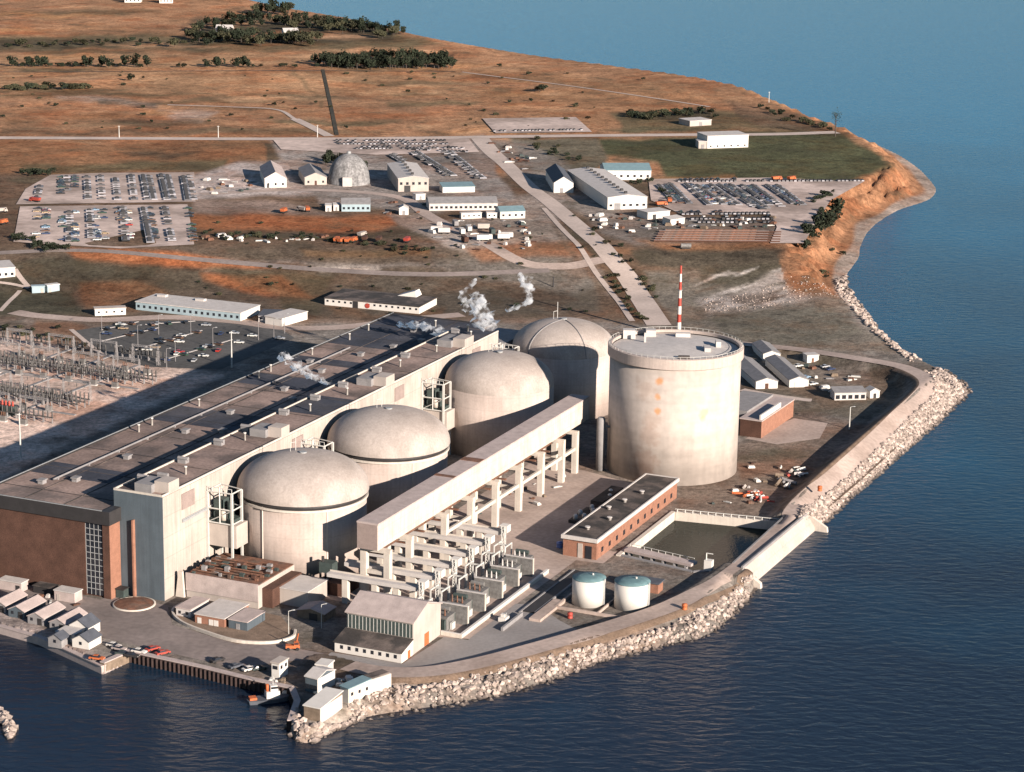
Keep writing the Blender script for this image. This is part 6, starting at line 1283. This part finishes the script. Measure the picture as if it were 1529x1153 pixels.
# ================================================================== masts, poles
x, y = G(1013, 505); q = thing('striped_mast', 'tall red and white striped mast behind the tall drum', 'mast', (x, y, 0))
H = 37.0; nb = 9
for k in range(nb): r0 = 1.25-.75*k/nb; r1 = 1.25-.75*(k+1)/nb; MB().tube((0, 0, H*k/nb), (0, 0, H*(k+1)/nb), r0, 12, r1).build('red_band' if k % 2 == 0 else 'white_band', 'red' if k % 2 == 0 else 'whitep', q)
MB().lathe([(1.2, H*.66), (1.2, H*.67)], 12).build('platform', 'steel', q)
def pole(px, py, hgt, label, lamp=True, z0=0.0, group=None, mat='steelw', r=.16, name='lamp_post'):
    if z0 is None: x, y, z = GB(px, py)
    else: x, y = G(px, py, z0); z = z0
    q = thing(name, label, 'lamp post' if lamp else 'pole', (x, y, z), R.uniform(0, .4), group); MB().tube((0, 0, -.2), (0, 0, hgt), r*1.2, 8, r*.7).build('post', mat, q)
    if lamp: MB().bar((0, 0, hgt), (1.6, 0, hgt+.3), .14).build('arm', mat, q); MB().box(1.2, 2.2, -.22, .22, hgt+.15, hgt+.4).build('lamp_head', 'steel', q)
    else: MB().box(-.9, .9, -.1, .1, hgt-.6, hgt-.4).build('cross_arm', mat, q)
pole(31, 683, 18.5, 'tall pale pole at the left beside the hall shadow', False, r=.34, name='tall_pole'); pole(346, 549, 17.5, 'tall pale pole in the dark lot above the hall roof', False, r=.34, name='tall_pole')
pole(1268, 641, 9.8, 'pale lamp post beside the raised shore road in the basin', r=.26)
for i, (px, py) in enumerate([(150, 527), (206, 516), (237, 500), (262, 540), (285, 500), (318, 520), (176, 548), (249, 552), (386, 508), (409, 506), (152, 494), (425, 498)]):
    pole(px, py, 10, 'grey lamp post '+['at the left end of the dark car lot', 'in the left half of the dark car lot', 'near the middle of the dark car lot', 'on the near edge of the dark car lot', 'right of the middle of the dark car lot', 'in the right half of the dark car lot', 'near the switchyard corner of the dark lot', 'second on the near edge of the dark lot', 'by the link building of the offices', 'by the white block of the offices', 'on the far side of the dark car lot', 'at the right end of the office road'][i], group='lamp posts of the dark car lot', r=.13, mat='groof')
for px, py, lab in [(480, 938, 'thin lamp post by the curved kerb near the gabled shed'), (431, 948, 'thin lamp post on the earth bank below the annex')]: pole(px, py, 8, lab, r=.12)
for px, py, lab in [(178, 206, 'thin pole on the far road, left one'), (326, 206, 'thin pole on the far road, middle one'), (474, 205, 'thin pole on the far road, right one'), (1148, 153, 'slim pole by the far shoreline')]: pole(px, py, 9, lab, False, None, r=.3, name='utility_pole')
pole(826, 432, 7, 'dark cross armed pole standing left of the far dome', False, mat='fascia', r=.4, name='utility_pole')

# ================================================================== switchyard (hall axes)
UL = [('isolator', 'isolator switch with three insulator stacks')]
SY = .95
proto = hall_thing('isolator', 'isolator switch with three dark insulator stacks in the switchyard', 'isolator', -230, 120, 0, 'isolators of the switchyard')
MB().box(-2.4, 2.4, -.25, .25, 2.4, 2.8).build('beam', 'insul', proto)
for a in (-2, 2): MB().box(a-.18, a+.18, -.18, .18, -.2, 2.4).build('leg', 'groof', proto)
for a in (-2, 0, 2): MB().lathe([(.28, 2.8), (.34, 3.2), (.24, 3.4), (.34, 3.8), (.24, 4.0), (.34, 4.4), (.22, 4.6), (.3, 5.0), (.1, 5.8)], 7, a).build('insulator', 'insul', proto)
first = True; proto.scale = (1.1, 1.1, SY)
yd = []
for t0, ulist, lab in [(170, range(-232, -186, 6), 'far'), (176, range(-235, -186, 6), 'far')]: pass
def in_yard(u, t): return u < -184
rows_ = [(226, -292, -200, 'back'), (193, -272, -182, 'second'), (188, -270, -180, 'second'), (183, -268, -182, 'second'), (146, -240, -182, 'third'), (141, -238, -184, 'third'), (136, -234, -182, 'third'), (112, -222, -182, 'nearest')]
for t0, u0, u1, wh in rows_:
    u = u0
    while u < u1:
        o = proto if first else copy_tree(proto); first = False
        o.location = HP(u+R.uniform(-.6, .6), t0+R.uniform(-.8, .8), 0); o['label'] = f'dark isolator switch with three insulator stacks in the {wh} row of the switchyard'
        u += 4.6 if R.random() < .88 else 9
gp = hall_thing('gantry', 'pale lattice gantry', 'gantry', -250, 80, 0, 'lattice gantries of the switchyard')
for a in (-7, 7):
    b = MB()
    for i_ in (-.6, .6):
        for j in (-.6, .6): b.bar((a+i_, j, -.2), (a+i_*.35, j*.35, 9), .14)
    for k in range(5): z = k*1.7; b.bar((a-.6+.05*k, -.6+.05*k, z), (a+.55-.05*k, -.55+.05*k, z+1.8), .1); b.bar((a+.6-.05*k, .6-.05*k, z), (a-.55+.05*k, .55-.05*k, z+1.8), .1)
    b.build('leg', 'groof', gp)
b = MB(); b.bar((-7, -.3, 8.1), (7, -.3, 8.1), .16); b.bar((-7, .3, 8.1), (7, .3, 8.1), .16); b.bar((-7, 0, 8.9), (7, 0, 8.9), .16)
for k in range(14): b.bar((-7+k, -.3, 8.1), (-6.5+k, 0, 8.9), .08); b.bar((-6.5+k, 0, 8.9), (-6+k, .3, 8.1), .08)
b.build('beam', 'groof', gp)
for a in (-4, 0, 4): MB().lathe([(.12, 6.2), (.26, 6.5), (.12, 6.8), (.26, 7.1), (.12, 7.4), (.06, 8.1)], 7, a).build('insulator', 'insul', gp)
spots = [(-200, 196), (-222, 196), (-244, 196), (-266, 196), (-196, 150), (-218, 150), (-238, 150), (-205, 220), (-228, 220), (-252, 220), (-276, 220), (-196, 118), (-216, 118)]
for i, (u, t) in enumerate(spots):
    o = gp if i == 0 else copy_tree(gp); o.location = HP(u, t, 0); rw = {196: 'second back row', 165: 'middle row', 150: 'second front row', 220: 'back row', 118: 'front row'}[t]
    k = sum(1 for uu, tt in spots if tt == t and uu >= u); o['label'] = f'pale lattice gantry, number {k} from the hall, switchyard {rw}'
bp_ = hall_thing('breaker', 'grey circuit breaker', 'circuit breaker', -240, 100, 0, 'breakers of the switchyard')
MB().box(-1.4, 1.4, -.9, .9, .5, 2.6).build('tank', 'equip', bp_); MB().box(-1.6, 1.6, -1, 1, 0, .5).build('plinth', 'lroof', bp_)
for a in (-.9, 0, .9): MB().lathe([(.2, 2.6), (.28, 2.9), (.16, 3.1), (.28, 3.4), (.16, 3.6), (.24, 3.9), (.06, 4.4)], 7, a).build('bushing', 'rust', bp_)
fb = True
for t0, u0, u1, wh in [(205, -280, -186, 'farthest'), (176, -256, -184, 'second'), (128, -230, -184, 'third'), (106, -215, -184, 'nearest')]:
    u = u0
    while u < u1:
        o = bp_ if fb else copy_tree(bp_); fb = False; o.location = HP(u, t0+R.uniform(-1.5, 1.5), 0); o['label'] = f'grey circuit breaker with brown bushings in the {wh} line of the switchyard'; u += R.uniform(9, 15)
for i, (a, b_) in enumerate([((-240, 128), (-182, 128)), ((-290, 178), (-182, 178)), ((-228, 100), (-228, 230)), ((-206, 90), (-206, 215)), ((-252, 130), (-252, 240))]):
    P = [HP(*a, 0), HP(*b_, 0)]; m_ = MB(); wseg(m_, P[0].to_2d(), P[1].to_2d(), 1.6, .02, .4); o = m_.build('cable_duct', 'groof'); tag(o, ['long grey cable duct across the switchyard, nearer one', 'long grey cable duct across the switchyard, farther one', 'grey cable duct running up the middle of the switchyard', 'grey cable duct running up the switchyard nearest the hall', 'grey cable duct running up the far left of the switchyard'][i], 'cable duct')
q = hall_thing('service_transformer', 'dark red topped transformer at the left end of the switchyard', 'transformer', -212, 116, 0)
MB().box(-9, 7, -2, 2, 0, 4).build('tank', 'green', q)
for k in range(9): MB().lathe([(.5, 4), (.6, 4.6), (.35, 5), (.55, 5.6), (.1, 6.4)], 8, -8+k*1.8).build('bushing', 'red', q)

# ================================================================== steam
m, nd, lk, bs = new_mat('steam'); nd.remove(bs); out = nd['Material Output']; vp = nd.new('ShaderNodeVolumePrincipled'); vp.inputs['Color'].default_value = (1, 1, 1, 1)
tc = nd.new('ShaderNodeTexCoord'); no = nd.new('ShaderNodeTexNoise'); no.inputs['Scale'].default_value = .22; no.inputs['Detail'].default_value = 6; no.inputs['Roughness'].default_value = .62; lk.new(tc.outputs['Object'], no.inputs[0])
r = nd.new('ShaderNodeMapRange'); r.interpolation_type = 'SMOOTHSTEP'; r.inputs[1].default_value = .44; r.inputs[2].default_value = .68; r.inputs[3].default_value = 0; r.inputs[4].default_value = 1.9; lk.new(no.outputs[0], r.inputs[0]); lk.new(r.outputs[0], vp.inputs['Density']); vp.inputs['Anisotropy'].default_value = .2
lk.new(vp.outputs[0], out.inputs['Volume']); M['steam'] = m
def steam(label, u, t, z, path, r0, r1, n=9):
    q = hall_thing('steam_plume', label, 'steam', u, t, z); bm = bmesh.new(); P = catmull(np.array(path, float), 6); rr = random.Random(int(u*7+t)); V_, F_ = ICO2; b = MB()
    ring = 10; m_ = len(P); vs_ = []
    for i, p in enumerate(P):
        f = i/(m_-1); rad = 1.3*(r0+(r1-r0)*f)*(1+.28*math.sin(i*1.9+u)+rr.uniform(-.12, .12))*(1-max(0, f-.85)*4)
        for k in range(ring):
            a = 2*math.pi*k/ring; w_ = rad*(1+.18*math.sin(3*a+i)); vs_.append((p[0]+w_*math.cos(a), p[1]+w_*.8*math.sin(a), p[2]+w_*.35*math.sin(a*2+i)))
    fs = [(i*ring+k, i*ring+(k+1) % ring, (i+1)*ring+(k+1) % ring, (i+1)*ring+k) for i in range(m_-1) for k in range(ring)]+[tuple(range(ring-1, -1, -1)), tuple((m_-1)*ring+k for k in range(ring))]
    b.add(vs_, fs, True); b.build('cloud', 'steam', q); bm.free()
steam('thin white steam drifting left from the hall roof beside the dark stripe', -44, 101, 37, [(0, 0, 0), (-6, 1, 1.2), (-13, 3, 3), (-19, 5, 5.5), (-24, 7, 8)], 1.4, 3.0)
steam('bright steam billow rising behind the third dome', -24, 205, 41, [(0, 0, 0), (-1, 1, 4), (-3, 2, 7), (-5, 3, 11), (-5.5, 3, 13.5)], 3.8, 2.2)
steam('low white steam cloud left of the bright billow on the roof', -44, 207, 35, [(0, 0, 0), (-6, 1, 1.5), (-12, 2, 2), (-18, 3, 1.5), (-24, 4, 1)], 3.0, 2.4)
steam('tall bent steam column left of the far dome', -27, 238, 41, [(0, 0, 0), (3, 0, 1.5), (8, 1, 4.5), (9, 1, 9), (7, 2, 13.5), (4, 3, 17)], 1.6, 2.2)
steam('faint thin wisp of steam high above the hall roof', -42, 225, 42, [(0, 0, 0), (-1, 1, 3.5), (-2, 1, 7), (1, 2, 10.5), (3, 3, 14)], 1.5, 1.4)
# ------------------------------------------------------------------ camera, light, world
cam = bpy.data.cameras.new('camera'); co = bpy.data.objects.new('camera', cam); COL.objects.link(co)
cam.sensor_width = 36; cam.sensor_fit = 'HORIZONTAL'; cam.lens = 36*F/1529; cam.clip_start = 1; cam.clip_end = 120000
r0 = Vector((1, 0, 0)); up0 = Vector((0, math.sin(TH), math.cos(TH))); fw = Vector((0, math.cos(TH), -math.sin(TH)))
rt = r0*math.cos(RO)+up0*math.sin(RO); up = up0*math.cos(RO)-r0*math.sin(RO)
co.matrix_world = Matrix(((rt.x, up.x, -fw.x, 0), (rt.y, up.y, -fw.y, 0), (rt.z, up.z, -fw.z, HC), (0, 0, 0, 1)))
sc.camera = co
SUN_EL = math.radians(17.3); SUN_AZ = math.radians(-49)     # angle from +x
sd_ = Vector((math.cos(SUN_EL)*math.cos(SUN_AZ), math.cos(SUN_EL)*math.sin(SUN_AZ), math.sin(SUN_EL)))
sl = bpy.data.lights.new('sun', 'SUN'); sl.energy = 5.0; sl.angle = math.radians(.5); sl.color = (1, .89, .79)
so = bpy.data.objects.new('sun', sl); COL.objects.link(so); so.rotation_euler = sd_.to_track_quat('Z', 'Y').to_euler(); so.location = (300, -200, 600)
wd = bpy.data.worlds.new('World'); sc.world = wd; wd.use_nodes = True
nt = wd.node_tree; bg = nt.nodes['Background']; sky = nt.nodes.new('ShaderNodeTexSky'); sky.sky_type = 'NISHITA'; sky.sun_disc = False
sky.sun_elevation = SUN_EL; sky.sun_rotation = math.pi/2-SUN_AZ; sky.air_density = 1.0; sky.dust_density = .15; sky.ozone_density = 3.0
nt.links.new(sky.outputs[0], bg.inputs[0]); bg.inputs[1].default_value = .05
sc.view_settings.view_transform = 'Standard'; sc.view_settings.look = 'None'; sc.view_settings.exposure = 1.0; sc.view_settings.gamma = 1
sc.cycles.max_bounces = 8; sc.cycles.diffuse_bounces = 1; sc.cycles.volume_bounces = 5
sc.cycles.use_denoising = True
